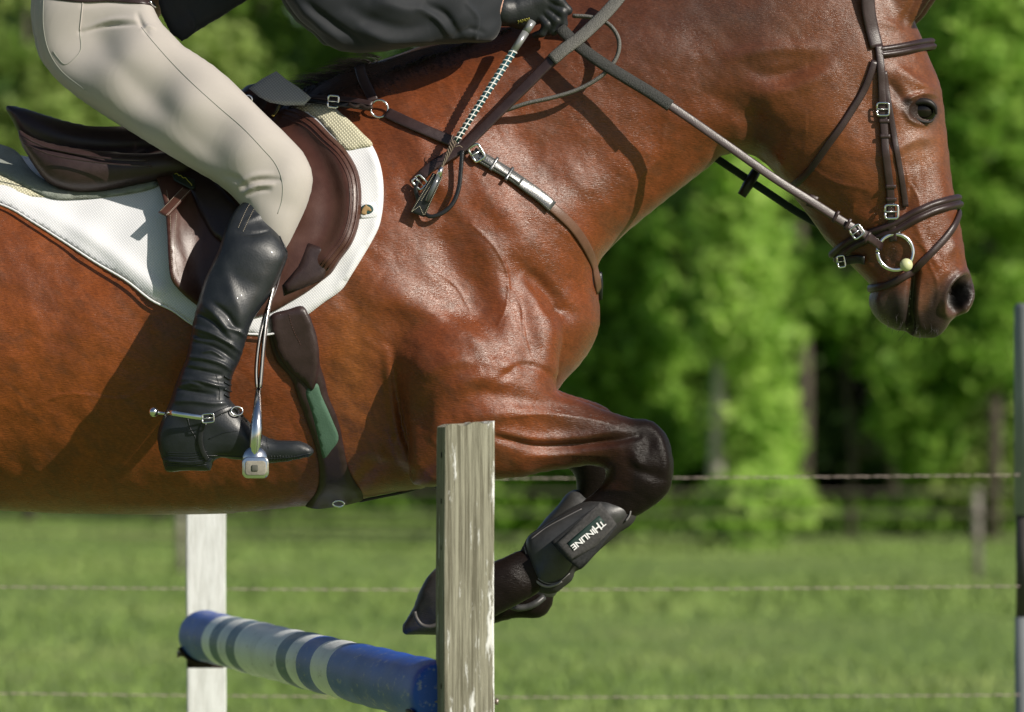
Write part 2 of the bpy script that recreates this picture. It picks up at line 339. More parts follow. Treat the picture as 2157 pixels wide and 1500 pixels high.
MUS = [ # shoulder, chest and foreleg relief read off the photo: (points), width px, height mm
 ([(1112,572),(1150,612),(1196,662)], 20, -14), ([(1150,640),(1190,662)], 12, -7), ([(1110,560),(1160,600),(1210,640)], 14, 3),
 ([(1085,560),(1098,620),(1112,680),(1122,730),(1115,775)], 26, -7), ([(1150,650),(1160,700),(1150,760)], 28, 3),
 ([(900,470),(950,540),(1000,620),(1050,690),(1085,740)], 50, -14), ([(800,590),(880,640),(960,700),(1040,750)], 34, 13),
 ([(1020,540),(1050,600),(1070,660)], 24, 4), ([(985,470),(1030,530),(1060,560)], 24, 4), ([(760,620),(830,640),(900,680)], 30, 6),
 ([(900,790),(960,760),(1040,765),(1085,775)], 16, 6), ([(960,720),(1000,750),(1050,748)], 22, -5),
 ([(1070,790),(1085,772),(1115,768),(1160,790),(1180,822)], 9, -4), ([(1070,775),(1100,760),(1130,768)], 9, 2), ([(1040,812),(1062,790),(1085,780)], 9, -2),
 ([(1200,740),(1225,700),(1240,650)], 25, 4), ([(960,860),(1020,830),(1090,840),(1160,860)], 22, -6), ([(960,810),(1010,795),(1060,805)], 20, 7),
 ([(1000,880),(1100,868),(1200,880),(1300,900)], 16, 7), ([(1047,922),(1090,933),(1140,942),(1220,938),(1300,926),(1345,918)], 9, -11), ([(1060,912),(1130,925),(1220,920),(1300,908)], 10, 4), ([(1100,965),(1200,955),(1300,950)], 12, 4),
 ([(1345,905),(1365,930),(1360,965)], 14, -5), ([(1385,915),(1400,960),(1398,1010)], 14, 6), ([(1330,985),(1370,1000),(1400,1010)], 12, -5), ([(1330,950),(1350,985)], 12, 5),
 ([(850,930),(870,980),(900,1000)], 22, 7), ([(905,820),(890,880),(905,940)], 20, -5), ([(815,740),(820,800),(830,880),(850,960)], 12, 6),
 # neck and throat
 ([(1320,490),(1350,420),(1420,350),(1500,300)], 26, -5), ([(1380,440),(1460,370)], 18, 5), ([(1500,200),(1590,250),(1660,290)], 26, -8), ([(1580,150),(1640,160),(1720,130)], 18, -7), ([(1540,120),(1620,105),(1720,100)], 16, 6), ([(1600,200),(1680,180),(1750,150)], 18, 6), ([(1300,80),(1420,110),(1540,130)], 40, 4),
 ([(1000,250),(1100,320),(1180,400),(1240,500)], 45, -6), ([(850,240),(900,330),(940,420)], 40, 6), ([(1010,400),(1060,440),(1090,500)], 30, 5), ([(870,380),(930,440)], 26, -4), ([(960,180),(1040,150),(1120,120)], 30, 4),
 ([(1060,345),(1150,430),(1215,500),(1250,580)], 34, 4), ([(1130,260),(1250,330),(1300,420)], 40, -4),
 # head
 ([(1660,300),(1650,370),(1690,430),(1760,470)], 16, 5), ([(1590,230),(1585,290),(1600,330)], 22, -9), ([(1860,330),(1915,300),(1960,290)], 12, 5), ([(1880,350),(1940,345)], 16, -3),
 ([(1895,150),(1925,170),(1950,185),(1975,190)], 12, 8), ([(1870,170),(1890,195),(1903,215)], 14, -10), ([(1905,235),(1915,252),(1945,263),(1962,255)], 5, 4), ([(1915,207),(1940,198),(1970,203)], 5, 6), ([(1880,120),(1930,120)], 18, -4),
 ([(1940,300),(1955,400),(1950,480)], 12, -3), ([(1985,300),(1990,400),(2010,500)], 16, 3), ([(1900,370),(1905,450)], 18, -4), ([(1925,460),(1945,510),(1975,560)], 8, 3), ([(1985,545),(2010,520),(2025,540)], 14, 4),
 ([(1927,575),(1922,620),(1919,660),(1918,705)], 8, -21, 0), ([(1890,560),(1905,570),(1925,580)], 5, -6), ([(1935,600),(1930,650),(1945,700)], 10, 4), ([(1900,600),(1895,650),(1900,690)], 16, 6), ([(1855,600),(1850,640),(1865,670)], 14, 4),
 ([(1965,640),(1975,610),(1995,580)], 6, -4), ([(2000,618),(1990,635),(1985,655)], 7, 5),
 ([(1870,500),(1860,540),(1868,575)], 10, 3), ([(1780,350),(1720,320),(1690,250)], 60, 4),
 ([(1740,290),(1750,300)], 120, 16, 0), ([(1660,420),(1720,450),(1790,495),(1850,540)], 40, -15, 0), ([(1880,320),(1893,380),(1890,430)], 14, 5), ([(1800,430),(1850,440)], 30, -6),
 ([(990,470),(1040,520),(1070,580),(1068,640),(1050,680)], 3.5, 1.6), ([(1068,600),(1100,640),(1108,700),(1125,760)], 3.5, 1.4), ([(900,560),(960,600),(990,650)], 3.5, 1.2), ([(1060,880),(1140,872),(1230,884),(1300,900)], 4, 1.6), ([(1100,960),(1200,955),(1290,962)], 4, 1.2), ([(40,870),(140,830),(260,840),(330,800)], 5, 1.2), ([(1330,440),(1345,380),(1390,330),(1400,280)], 5, 1.5),
 ([(1900,320),(1912,380),(1905,440),(1890,470)], 4, 1.8), ([(1912,380),(1935,420),(1940,470)], 3.5, 1.4), ([(1925,500),(1950,530),(1960,570)], 4, 1.6), ([(1700,340),(1760,380),(1830,400)], 5, 1.4), ([(1960,560),(1975,600),(1970,640)], 4, 1.5),
 # ear cup
 ([(1905,50),(1925,10),(1955,-50),(1978,-130)], 14, -12), ([(1850,45),(1880,52),(1905,60)], 10, 4),
 # barrel
 ([(60,800),(170,700),(260,640)], 60, 5), ([(700,560),(740,640),(760,720)], 24, -4), ([(235,640),(300,700),(330,780)], 30, -3), ([(740,1040),(800,980),(880,1000)], 16, -4), ([(735,960),(790,950),(830,985)], 14, 4)]
def horse_post(v, n):
    x, y = PX(v)
    d = relief(x, y, MUS)
    # nostril
    e = ((x-2024)*.82+(y-617)*.57)**2/20**2 + (-(x-2024)*.57+(y-617)*.82)**2/27**2
    nost = ((x-2022)/25)**2 + ((y-620)/34)**2 + 0.9*((x-2022)/25)*((y-620)/34)
    d -= .036*np.clip(1.15-nost, 0, 1)**.6
    d += .006*np.exp(-((np.sqrt(np.maximum(nost, 0))-1.25)/.22)**2)
    # eye socket
    ee = ((x-1940)/24)**2+((y-232)/20)**2
    d -= .005*np.clip(1.1-ee, 0, 1)**.5
    # skin folds, veins and soft unevenness
    nx = v[:, 0]*1.0; nz = v[:, 2]
    wob = (np.sin(nx*31+np.sin(nz*23)*1.7)*np.sin(nz*27+np.sin(nx*19)*1.9)*.0006 + np.sin(nx*67+np.sin(nz*41)*2.1+2)*np.sin(nz*59+np.sin(nx*47)*2)*.0003)
    nf = np.clip((1290-x)/200, 0, 1)*0+1
    ribs = np.clip((700-x)/300, 0, 1)*np.clip((y-450)/300, 0, 1)*np.clip((1050-y)/150, 0, 1)
    d += wob*nf + ribs*.0012*np.sin(x/26.0+(y-700)*.018)
    d += (vnoise(x, y, 64, 3, 35, 1.5, .4)-.5)*.0048*np.clip((y-60)/80, .4, 1)*np.where(x > 1700, .45, 1)
    # muscle bumps along the crest
    cr = np.exp(-((y-(60+np.abs(x-1300)*.05))/60)**2)*np.clip((x-1180)/80, 0, 1)*np.clip((1650-x)/100, 0, 1)
    d += cr*0*.0004*np.sin(x/9.0+np.sin(y/14.+x/31.)*3)*np.sin(y/8.+np.sin(x/13.-y/23.)*3)
    f = np.clip(np.abs(n[:, 1])*1.6-.1, 0, 1)
    front = np.where((x > 760) & (y > 500) & (v[:, 1] > .02), 0.0, 1.0)
    inframe = np.clip((x+150)/100, 0, 1)
    return v + n*(d*f*front*inframe)[:, None]
print('horse meshing')
me = solid('body', layers, xs=XS, zs=ZS, hy=.0055, smooth=5, post=horse_post, sub=1)
HV, HN = mesh_np(me)
x, y = PX(HV)
def blob(cx, cy, rx, ry, ang=0, p=1.0):
    a = R(ang); dx = x-cx; dy = y-cy
    return np.exp(-(((dx*math.cos(a)+dy*math.sin(a))/rx)**2+((-dx*math.sin(a)+dy*math.cos(a))/ry)**2)**p)
def mixc(c, m, col): return c*(1-m[:, None]) + np.array(col)[None]*m[:, None]
nz1 = .5+.5*np.sin(HV[:, 0]*21+np.sin(HV[:, 2]*17)*2)*np.sin(HV[:, 2]*19+np.sin(HV[:, 0]*13)*2)
nA = vnoise(x, y, 120, 5, 30, 1.5); nB = vnoise(x, y, 38, 4, 40, 2.0); nC = vnoise(x, y, 9, 3, 52, 3.0, .7)
col = np.tile(np.array([.178, .044, .012]), (len(HV), 1))
col = mixc(col, np.clip((700-x)/500, 0, 1)*.75, (.262, .066, .012))
col = mixc(col, nz1*.25, (.15, .047, .018))
col = mixc(col, blob(740, 800, 60, 260)*.5, (.30, .105, .025))
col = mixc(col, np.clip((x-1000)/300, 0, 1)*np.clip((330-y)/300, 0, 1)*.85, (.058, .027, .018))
col = mixc(col, np.clip((x-1600)/120, 0, 1)*np.clip((600-y)/200, 0, 1)*.6, (.185, .060, .019))
col = mixc(col, np.clip((nA-.46)*4, 0, 1)*.45, (.105, .030, .011)); col = mixc(col, np.clip((nB-.55)*5, 0, 1)*.35, (.10, .040, .02)); col = col*(1+(nC-.5)*.5)[:, None]
crest_shade = np.clip((210-(x-780)*.36-y+(nC-.5)*60)/30, 0, 1)*np.clip((x-560)/60, 0, 1)*np.clip((1150-x)/200, 0, 1)
col = mixc(col, crest_shade*.9, (.012, .008, .007))  # dark mane roots, with the sleeve's shade on the neck painted in
fore = (v_ := np.clip((x-1150)/190, 0, 1))*np.clip((y-830)/25, 0, 1); fore = np.maximum(fore, np.clip((y-1010)/25, 0, 1)*np.clip((x-900)/60, 0, 1))
fore = np.maximum(fore, (HV[:, 1] > .03)*np.clip((y-840)/60, 0, 1)*np.clip((x-980)/60, 0, 1)*(y > 700))
col = mixc(col, fore**.6*.985, (.0085, .0070, .0066))
muz = np.clip((y-(560+(2000-x)*.12))/60, 0, 1)*(x > 1800)
col = mixc(col, muz*.95*(x < 1925), (.052, .038, .034)); col = mixc(col, muz*.5*(x >= 1925), (.11, .072, .056))
col = mixc(col, blob(1760, 500, 110, 48, 33, 2)*.55, (.05, .022, .013)); col = mixc(col, blob(1600, 300, 40, 40)*.6, (.03, .016, .012))  # shade on the lower cheek painted in as darker coat; dark throat
col = mixc(col, blob(1960, 688, 50, 42, 0, 3)*.96, (.02, .014, .013)); col = mixc(col, blob(1968, 640, 14, 40, 12, 2)*.9, (.02, .014, .013))
col = mixc(col, blob(2024, 618, 40, 50, 20, 3)*.9, (.040, .031, .030)); col = mixc(col, blob(2022, 622, 26, 34, 20, 4), (.002, .002, .002))
col = mixc(col, blob(1898, 672, 24, 36, -10, 2)*.92, (.018, .014, .013)); col = mixc(col, blob(1922, 640, 9, 75, 3, 2)*.9, (.030, .034, .014))
col = mixc(col, blob(1885, 545, 34, 30)*.5, (.10, .06, .045))
col = mixc(col, np.maximum(blob(1940, 233, 38, 30, 8, 3), blob(1914, 216, 15, 12, 20, 2))*.97, (.010, .008, .008)); col = mixc(col, blob(1965, 240, 14, 40)*.6, (.06, .05, .047)); col = mixc(col, blob(1885, 190, 16, 42, -25)*.6, (.03, .016, .012))
col = mixc(col, blob(1935, 310, 42, 50)*.35, (.24, .13, .08))
col = mixc(col, ((x > 1935+(20-y)*.42) & (y < 60) & (x < 2010)).astype(float)*.85, (.010, .007, .006))
hf = (x < 1000) & (x > 835) & (y > 1180) & (y < 1345) & (HV[:, 1] < .02)
col = mixc(col, hf.astype(float), (.034, .030, .029))
col = mixc(col, (y > 1500).astype(float)*np.clip((y-1500)/200, 0, 1), (.02, .012, .01))
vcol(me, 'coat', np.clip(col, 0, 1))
# coat material: short directional hair, glossy
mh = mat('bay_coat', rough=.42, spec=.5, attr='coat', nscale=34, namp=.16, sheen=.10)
n = mh.node_tree.nodes; L = mh.node_tree.links; b = n['Principled BSDF']
b.inputs['Sheen Tint'].default_value = (.9, .75, .65, 1); b.inputs['Sheen Roughness'].default_value = .4
tc = n.new('ShaderNodeTexCoord'); mp = n.new('ShaderNodeMapping'); mp.inputs['Rotation'].default_value = (0, R(38), 0); mp.inputs['Scale'].default_value = (1, 1, 7)
L.new(tc.outputs['Object'], mp.inputs[0])
hn = n.new('ShaderNodeTexNoise'); hn.inputs['Scale'].default_value = 120; hn.inputs['Detail'].default_value = 5; L.new(mp.outputs[0], hn.inputs[0])
h2 = n.new('ShaderNodeTexNoise'); h2.inputs['Scale'].default_value = 26; h2.inputs['Detail'].default_value = 5; h2.inputs['Roughness'].default_value = .6; L.new(tc.outputs['Object'], h2.inputs[0])
b1 = n.new('ShaderNodeBump'); b1.inputs['Strength'].default_value = .75; b1.inputs['Distance'].default_value = .0012; L.new(hn.outputs[0], b1.inputs['Height'])
b2 = n.new('ShaderNodeBump'); b2.inputs['Strength'].default_value = .22; b2.inputs['Distance'].default_value = .005; L.new(h2.outputs[0], b2.inputs['Height']); L.new(b2.outputs[0], b1.inputs['Normal'])
L.new(b1.outputs[0], b.inputs['Normal'])
lk = b.inputs['Base Color'].links[0].from_socket; hm_ = n.new('ShaderNodeMapRange'); hm_.inputs['From Min'].default_value = .3; hm_.inputs['From Max'].default_value = .7; hm_.inputs['To Min'].default_value = .72; hm_.inputs['To Max'].default_value = 1.25; L.new(hn.outputs[0], hm_.inputs[0]); hx = n.new('ShaderNodeMix'); hx.data_type = 'RGBA'; hx.blend_type = 'MULTIPLY'; hx.inputs[0].default_value = 1; L.new(lk, hx.inputs[6]); L.new(hm_.outputs[0], hx.inputs[7]); L.new(hx.outputs[2], b.inputs['Base Color'])
at = n.new('ShaderNodeAttribute'); at.attribute_name = 'coat'; mu = n.new('ShaderNodeMath'); mu.operation = 'MULTIPLY'; mu.inputs[1].default_value = 14; mi = n.new('ShaderNodeMath'); mi.operation = 'MINIMUM'; mi.inputs[1].default_value = .5
L.new(at.outputs['Fac'], mu.inputs[0]); L.new(mu.outputs[0], mi.inputs[0]); L.new(mi.outputs[0], b.inputs['Specular IOR Level']); ms_ = n.new('ShaderNodeMath'); ms_.operation = 'MULTIPLY'; ms_.inputs[1].default_value = .2; L.new(mi.outputs[0], ms_.inputs[0]); L.new(ms_.outputs[0], b.inputs['Sheen Weight'])
mr = n.new('ShaderNodeMapRange'); mr.inputs['From Min'].default_value = .3; mr.inputs['From Max'].default_value = .7; mr.inputs['To Min'].default_value = .24; mr.inputs['To Max'].default_value = .42
L.new(h2.outputs[0], mr.inputs[0]); L.new(mr.outputs[0], b.inputs['Roughness'])
horse = empty('horse', W(600, 1080, 0), 'bay horse in mid jump, forelegs folded over the striped rail', 'horse')
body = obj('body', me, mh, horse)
fa = np.empty(len(me.polygons)*4, np.int32); me.polygons.foreach_get('vertices', fa); HF = fa.reshape(-1, 4)
sel = HV[HF[:, 0], 1] < .02   # near side only, for laying tack on it
BV = BVHTree.FromPolygons(HV.tolist(), HF[(HV[HF[:, 0], 0] > -1.35)].tolist())
# depth map of the near side in photo pixels
GX = np.arange(-420, 2200, 8.); GY = np.arange(60, 1420, 8.)
eye0 = Vector((0, -DY, HC)); DM = np.full((len(GX), len(GY)), np.nan)
for i, gx in enumerate(GX):
    for j, gy in enumerate(GY):
        h = BV.ray_cast(eye0, (W(gx, gy, 0)-eye0).normalized())
        if h[0] is not None: DM[i, j] = h[0].y
good = ~np.isnan(DM); D0 = np.where(good, DM, 0); wgt = good.astype(float)
for _ in range(60):
    a = blur(D0*wgt, 1); bb = blur(wgt, 1); fill = (wgt < .5) & (bb > .01)
    D0 = np.where(fill, a/np.maximum(bb, 1e-6), D0); wgt = np.where(fill, 1., wgt)
D0 = np.where(wgt > .5, D0, 0.); DEP = {0: D0, 1: blur(D0, 2), 2: blur(D0, 14)}
def depth(px_, py_, lvl=1):
    return bilin(DEP[lvl], (np.asarray(px_, float)-GX[0])/8., (np.asarray(py_, float)-GY[0])/8.)
# eyes
me_ = mat('eye_gloss', (.006, .004, .003), rough=.13, spec=.45)
def ball(name, c, r, m, parent, sc=(1, 1, 1), seg=32):
    import bmesh
    bm = bmesh.new(); bmesh.ops.create_uvsphere(bm, u_segments=seg, v_segments=seg//2, radius=r)
    for v_ in bm.verts: v_.co = Vector((v_.co.x*sc[0], v_.co.y*sc[1], v_.co.z*sc[2]))+Vector(c)
    q = bpy.data.meshes.new(name); bm.to_mesh(q); bm.free()
    for p in q.polygons: p.use_smooth = True
    return obj(name, q, m, parent)
ey = depth(1940, 232, 0)
for s_ in (1, -1):
    p = W(1941, 233, float(ey)+.0150); ball('eye', (p.x, p.y*s_, p.z), .029, me_, horse, (1, .75, .82))

lidm = mat('eyelid_skin', (.013, .010, .010), .5, .4, nscale=60, namp=.3, bump=.3, bscale=300)
for nm_, pts, rr in (('upper_eyelid', [(1907,226),(1916,219),(1928,216),(1944,213),(1959,217),(1969,227),(1972,241)], .0066), ('lower_eyelid', [(1908,228),(1917,242),(1930,251),(1946,257),(1961,256),(1971,243)], .0032)):
    for s_ in (1, -1):
        Q = catmull(pts, 3, False); P = [W(a, b_, float(ey)-.001-.006*math.sin(math.pi*i/(len(Q)-1))) for i, (a, b_) in enumerate(Q)]
        P = np.array(P); P[:, 1] *= s_; k_ = len(P); ra = rr*(.35+.65*np.sin(np.pi*np.arange(k_)/(k_-1))); T_ = []
        u_ = bpy.data.meshes.new(nm_); V_ = []; F_ = []
        for i in range(k_):
            t_ = P[min(i+1, k_-1)]-P[max(i-1, 0)]; t_ /= np.linalg.norm(t_); a_ = np.cross(t_, [0, 1, 0]); a_ /= np.linalg.norm(a_); c_ = np.cross(t_, a_)
            for j in range(10): q_ = 2*math.pi*j/10; V_.append(P[i]+ra[i]*(a_*math.cos(q_)+c_*math.sin(q_)))
        for i in range(k_-1):
            for j in range(10): F_.append((i*10+j, i*10+(j+1) % 10, (i+1)*10+(j+1) % 10, (i+1)*10+j))
        obj(nm_, raw_mesh(nm_, V_, F_), lidm, horse)
# ------------------------------------------------------------ ground, grass, fences, trees
def grass_mat(name, c1, c2, c3, sc):
    m = bpy.data.materials.new(name); m.use_nodes = True; n = m.node_tree.nodes; L = m.node_tree.links; b = n['Principled BSDF']
    b.inputs['Roughness'].default_value = .8; b.inputs['Specular IOR Level'].default_value = .2
    g = n.new('ShaderNodeNewGeometry'); t = n.new('ShaderNodeTexNoise'); t.inputs['Scale'].default_value = sc; t.inputs['Detail'].default_value = 5
    L.new(g.outputs['Position'], t.inputs[0]); r = n.new('ShaderNodeValToRGB'); e = r.color_ramp.elements
    e[0].position = .32; e[0].color = (*c1, 1); e[1].position = .68; e[1].color = (*c3, 1); k = e.new(.5); k.color = (*c2, 1)
    L.new(t.outputs[0], r.inputs[0]); L.new(r.outputs[0], b.inputs['Base Color']); return m
gm = grass_mat('meadow_soil', (.13, .20, .05), (.16, .235, .062), (.21, .265, .085), .45)
N = 90; gx = np.concatenate([np.linspace(-420, -45, 24)[:-1], np.linspace(-45, 45, N), np.linspace(45, 420, 24)[1:]]); gy = np.concatenate([np.linspace(-60, 130, 130), np.linspace(130, 900, 30)[1:]])
GXX, GYY = np.meshgrid(gx, gy, indexing='ij'); GZ = .03*np.sin(GXX*.31+1)*np.sin(GYY*.23)*np.clip((GYY-20)/20, 0, 1)
gi = np.arange(GXX.size).reshape(GXX.shape); gf = np.stack([gi[:-1, :-1].ravel(), gi[1:, :-1].ravel(), gi[1:, 1:].ravel(), gi[:-1, 1:].ravel()], 1)
tag(obj('field', raw_mesh('field', np.stack([GXX.ravel(), GYY.ravel(), GZ.ravel()], 1), gf), gm), kind='structure')
def leaf_mat(name, c1, c2, trans=.35, sc=.8):
    m = bpy.data.materials.new(name); m.use_nodes = True; n = m.node_tree.nodes; L = m.node_tree.links; b = n['Principled BSDF']; out = n['Material Output']
    b.inputs['Roughness'].default_value = .55; b.inputs['Specular IOR Level'].default_value = .3
    g = n.new('ShaderNodeNewGeometry'); t = n.new('ShaderNodeTexNoise'); t.inputs['Scale'].default_value = sc; t.inputs['Detail'].default_value = 3
    L.new(g.outputs['Position'], t.inputs[0]); ad = n.new('ShaderNodeMath'); ad.operation = 'MULTIPLY_ADD'; ad.inputs[1].default_value = .5; L.new(g.outputs['Random Per Island'], ad.inputs[0]); L.new(t.outputs[0], ad.inputs[2])
    r = n.new('ShaderNodeValToRGB'); e = r.color_ramp.elements; e[0].position = .45; e[0].color = (*c1, 1); e[1].position = 1.0; e[1].color = (*c2, 1)
    L.new(ad.outputs[0], r.inputs[0]); L.new(r.outputs[0], b.inputs['Base Color'])
    tr = n.new('ShaderNodeBsdfTranslucent'); L.new(r.outputs[0], tr.inputs[0]); mx = n.new('ShaderNodeMixShader'); mx.inputs[0].default_value = trans
    L.new(b.outputs[0], mx.inputs[1]); L.new(tr.outputs[0], mx.inputs[2]); L.new(mx.outputs[0], out.inputs[0]); return m
def leaves(P, size, up=.3, asp=1.5):
    """one diamond leaf at every point"""
    n = len(P); nrm = rng.normal(size=(n, 3)); nrm[:, 2] = np.abs(nrm[:, 2])+up; nrm /= np.linalg.norm(nrm, axis=1)[:, None]
    a = rng.normal(size=(n, 3)); a = np.cross(nrm, a); a /= np.linalg.norm(a, axis=1)[:, None]; b = np.cross(nrm, a)
    s = (size*rng.uniform(.6, 1.3, n))[:, None]
    V = np.stack([P-a*s*asp*.5, P-b*s*.42, P+a*s*asp*.5+nrm*s*-.12, P+b*s*.42], 1).reshape(-1, 3)
    return V, np.arange(4*n).reshape(-1, 4)
def tube_np(pts, rad, k=8):
    pts = np.array(pts, float); n = len(pts); rad = np.broadcast_to(np.array(rad, float), (n,)); V = []; Fc = []
    T = np.gradient(pts, axis=0); T /= np.linalg.norm(T, axis=1)[:, None]+1e-12
    u = np.cross(T[0], [0.13, .9, .31]); u /= np.linalg.norm(u)
    for i in range(n):
        u = u-T[i]*np.dot(u, T[i]); u /= np.linalg.norm(u)+1e-12; v_ = np.cross(T[i], u)
        for j in range(k):
            q = 2*math.pi*j/k; V.append(pts[i]+rad[i]*(u*math.cos(q)+v_*math.sin(q)))
    for i in range(n-1):
        for j in range(k): Fc.append((i*k+j, i*k+(j+1) % k, (i+1)*k+(j+1) % k, (i+1)*k+j))
    Fc += [tuple(range(k))[::-1], tuple((n-1)*k+j for j in range(k))]
    return np.array(V), Fc
class MB:
    def __init__(s): s.v = []; s.f = []; s.n = 0
    def add(s, V, Fc): 
        V = np.asarray(V, float); s.v.append(V); s.f += [tuple(int(i)+s.n for i in f) for f in Fc]; s.n += len(V); return s
    def tube(s, pts, rad, k=8): return s.add(*tube_np(pts, rad, k))
    def box(s, c, size, rot=None, bev=.0):
        V = np.array([(x, y, z) for x in (-.5, .5) for y in (-.5, .5) for z in (-.5, .5)])*np.array(size)
        if rot is not None: V = V@np.array(rot).T
        return s.add(V+np.array(c), [(0, 1, 3, 2), (4, 6, 7, 5), (0, 4, 5, 1), (2, 3, 7, 6), (0, 2, 6, 4), (1, 5, 7, 3)])
    def build(s, name, m, parent=None, smooth=True, bevel=0):
        q = raw_mesh(name, np.concatenate(s.v), s.f, smooth)
        o = obj(name, q, m, parent)
        if bevel:
            b = o.modifiers.new('bevel', 'BEVEL'); b.width = bevel; b.segments = 2; b.limit_method = 'ANGLE'
        return o
bark = mat('bark', (.10, .085, .065), .9, .2, nscale=3, namp=.4, bump=.8, bscale=9, bdist=.03)
pale_bark = mat('pale_bark', (.50, .46, .41), .85, .2, nscale=4, namp=.25, bump=.6, bscale=9, bdist=.02)
LM = {'bright': leaf_mat('leaf_bright', (.10, .25, .022), (.42, .64, .12), .55, 1.1), 'mid': leaf_mat('leaf_mid', (.05, .125, .016), (.24, .40, .06), .45), 'yellow': leaf_mat('leaf_yellow', (.10, .22, .02), (.46, .58, .18), .5), 'lime': leaf_mat('leaf_lime', (.22, .42, .05), (.62, .82, .22), .55), 'dark': leaf_mat('leaf_shaded', (.032, .07, .015), (.085, .165, .034), .25)}
def clumps(cs, n, r):
    """points gathered round clump centres"""
    cs = np.array(cs); k = rng.integers(0, len(cs), n); d = rng.normal(size=(n, 3)); d /= np.linalg.norm(d, axis=1)[:, None]
    rr = r*rng.uniform(.35, 1.9, len(cs))[k]; d = d*np.array([1.25, 1.25, .75])
    return cs[k]+d*(rr*rng.uniform(.05, 1.0, n)**.5)[:, None]
def tree(name, label, cat, px_, base_y, D, blobs, leaf, nl, size=.19, trunk_r=.12, trunk_m=None, lean=0, top=None, limbed=True, group='trees at the wood edge'):
    """blobs: (photo x, photo y, radius m, depth offset m, number of clumps)"""
    Y = D-DY; b = W(px_, HY+F*HC/D, Y); b.z = 0
    r = empty(name, b, label, cat, group)
    cs = []; limbs = MB()
    tp = W(px_+lean, top if top is not None else min(q[1] for q in blobs), Y)
    tk = np.array([b, b.lerp(tp, .3)+Vector((.05, 0, 0)), b.lerp(tp, .65)-Vector((.08, 0, 0)), tp]); tk = catmull(tk, .5, False)
    limbs.tube(tk, np.linspace(trunk_r, trunk_r*.35, len(tk)), 9)
    for (x, y, rad, dy, nc) in blobs:
        c = np.array(W(x, y, Y+dy)); q = rng.normal(size=(nc, 3)); q /= np.linalg.norm(q, axis=1)[:, None]
        cc = c+q*rad*(rng.uniform(.1, 1, nc)**.5)[:, None]; cs += list(cc)
        st = tk[min(len(tk)-1, max(1, int(len(tk)*np.clip((c[2]-.4*rad)/max(tp.z, .1), .15, .95))))]
        for e in (cc[:4] if limbed else []): limbs.tube(catmull([st, (st+e)/2+np.array([0, 0, .15]), e], .4, False), np.linspace(trunk_r*.4, .012, len(catmull([st, (st+e)/2+np.array([0, 0, .15]), e], .4, False))), 5)
    cs = np.array(cs); cs[:, 2] = np.maximum(cs[:, 2], .25)
    P = clumps(cs, nl, .34); P[:, 2] = np.maximum(P[:, 2], .06)
    V, f = leaves(P, size)
    obj('crown', raw_mesh('crown', V, f, False), LM[leaf], r)
    limbs.build('trunk', trunk_m or bark, r)
    return r
TR = 'trees at the wood edge'
D1 = 92
tree('maple_tree', 'broad yellow green tree behind the rider\'s seat at the left edge', 'tree', 60, 0, 112, [(-60,60,1.3,0,26),(120,180,1.2,.3,26),(60,-120,1.5,1,26),(-150,260,1.2,0,20),(200,300,.9,0,16),(30,330,1.0,-.6,18)], 'yellow', 9000)
tree('maple_tree', 'pale green leafy tree seen between the rider\'s thigh and coat', 'tree', 330, 0, 116, [(300,20,1.1,0,20),(430,150,1.0,.3,20),(250,150,1.0,-.5,20),(380,-150,1.4,.3,24),(300,330,1,0,16)], 'yellow', 7000)
tree('ash_tree', 'mid green tree between the rider\'s coat and the withers', 'tree', 560, 0, 120, [(500,120,.9,0,18),(560,10,.9,.5,16),(700,140,.8,0,14),(600,-180,1.3,0,20),(560,330,1,0,14)], 'mid', 6000)
tree('hazel_shrub', 'bright leafy shrub beside the horse\'s chest', 'tree', 1290, 0, 88, [(1300,620,.62,0,22),(1360,720,.5,-.3,16),(1270,780,.55,0,18),(1340,880,.5,0,16),(1240,520,.55,.2,14),(1330,540,.45,0,12),(1380,960,.4,-.2,12),(1250,950,.6,0,14),(1180,1040,.6,0,14),(1080,1060,.5,0,10)], 'bright', 15000, trunk_r=.06, group='shrubs at the wood edge')
ivy = tree('ivy_clad_tree', 'pale trunk wrapped in bright green ivy, left of the horse\'s muzzle', 'tree', 1500, 0, 86, [(1556+(20 if i > 8 else 0)+10*math.sin(i*1.7), 330+i*46, (.17 if i < 10 else .03)+.04*math.sin(i*2.3), -.25 if i < 10 else .1, 12 if i < 10 else 7) for i in range(10)]+[(1590+8*math.sin(i*2), 800+i*42, .05, .3, 8) for i in range(6)]+[(1590,1040,.34,-.4,16),(1545,1090,.4,-.4,12),(1640,1060,.3,-.3,8)]+[(1500,280,.6,0,12),(1600,120,.7,.2,12)], 'lime', 17000, limbed=False, trunk_r=.125, trunk_m=pale_bark, lean=45, top=-200)
tree('hazel_shrub', 'small bright shrub under the horse\'s jaw', 'tree', 1420, 0, 97, [(1420,480,.45,0,10),(1370,600,.45,.3,10),(1450,640,.4,0,10),(1420,760,.4,0,8)], 'mid', 6000, trunk_r=.06, group='shrubs at the wood edge')
tree('young_maple_tree', 'slender tree with bright leaf clumps below the horse\'s muzzle', 'tree', 1790, 0, 94, [(1900,760,.36,-.4,14),(1960,690,.3,-.3,8),(1930,860,.34,-.2,12),(1950,950,.28,-.3,8),(1760,640,.35,0,8),(1700,560,.4,.2,8),(1830,740,.22,0,5),(1690,680,.25,0,6),(1990,800,.2,0,5)], 'bright', 7500, trunk_r=.07)
tree('ash_tree', 'leafy green tree at the right edge in front of the horse\'s forehead', 'tree', 2090, 0, 93, [(2080,90,.95,0,26),(2050,280,.7,-.4,18),(2130,420,.8,0,20),(2090,600,.6,.2,14),(2150,-80,1.2,.3,22),(2000,120,.5,0,10),(2100,760,.45,0,10)], 'bright', 15000, trunk_r=.13)
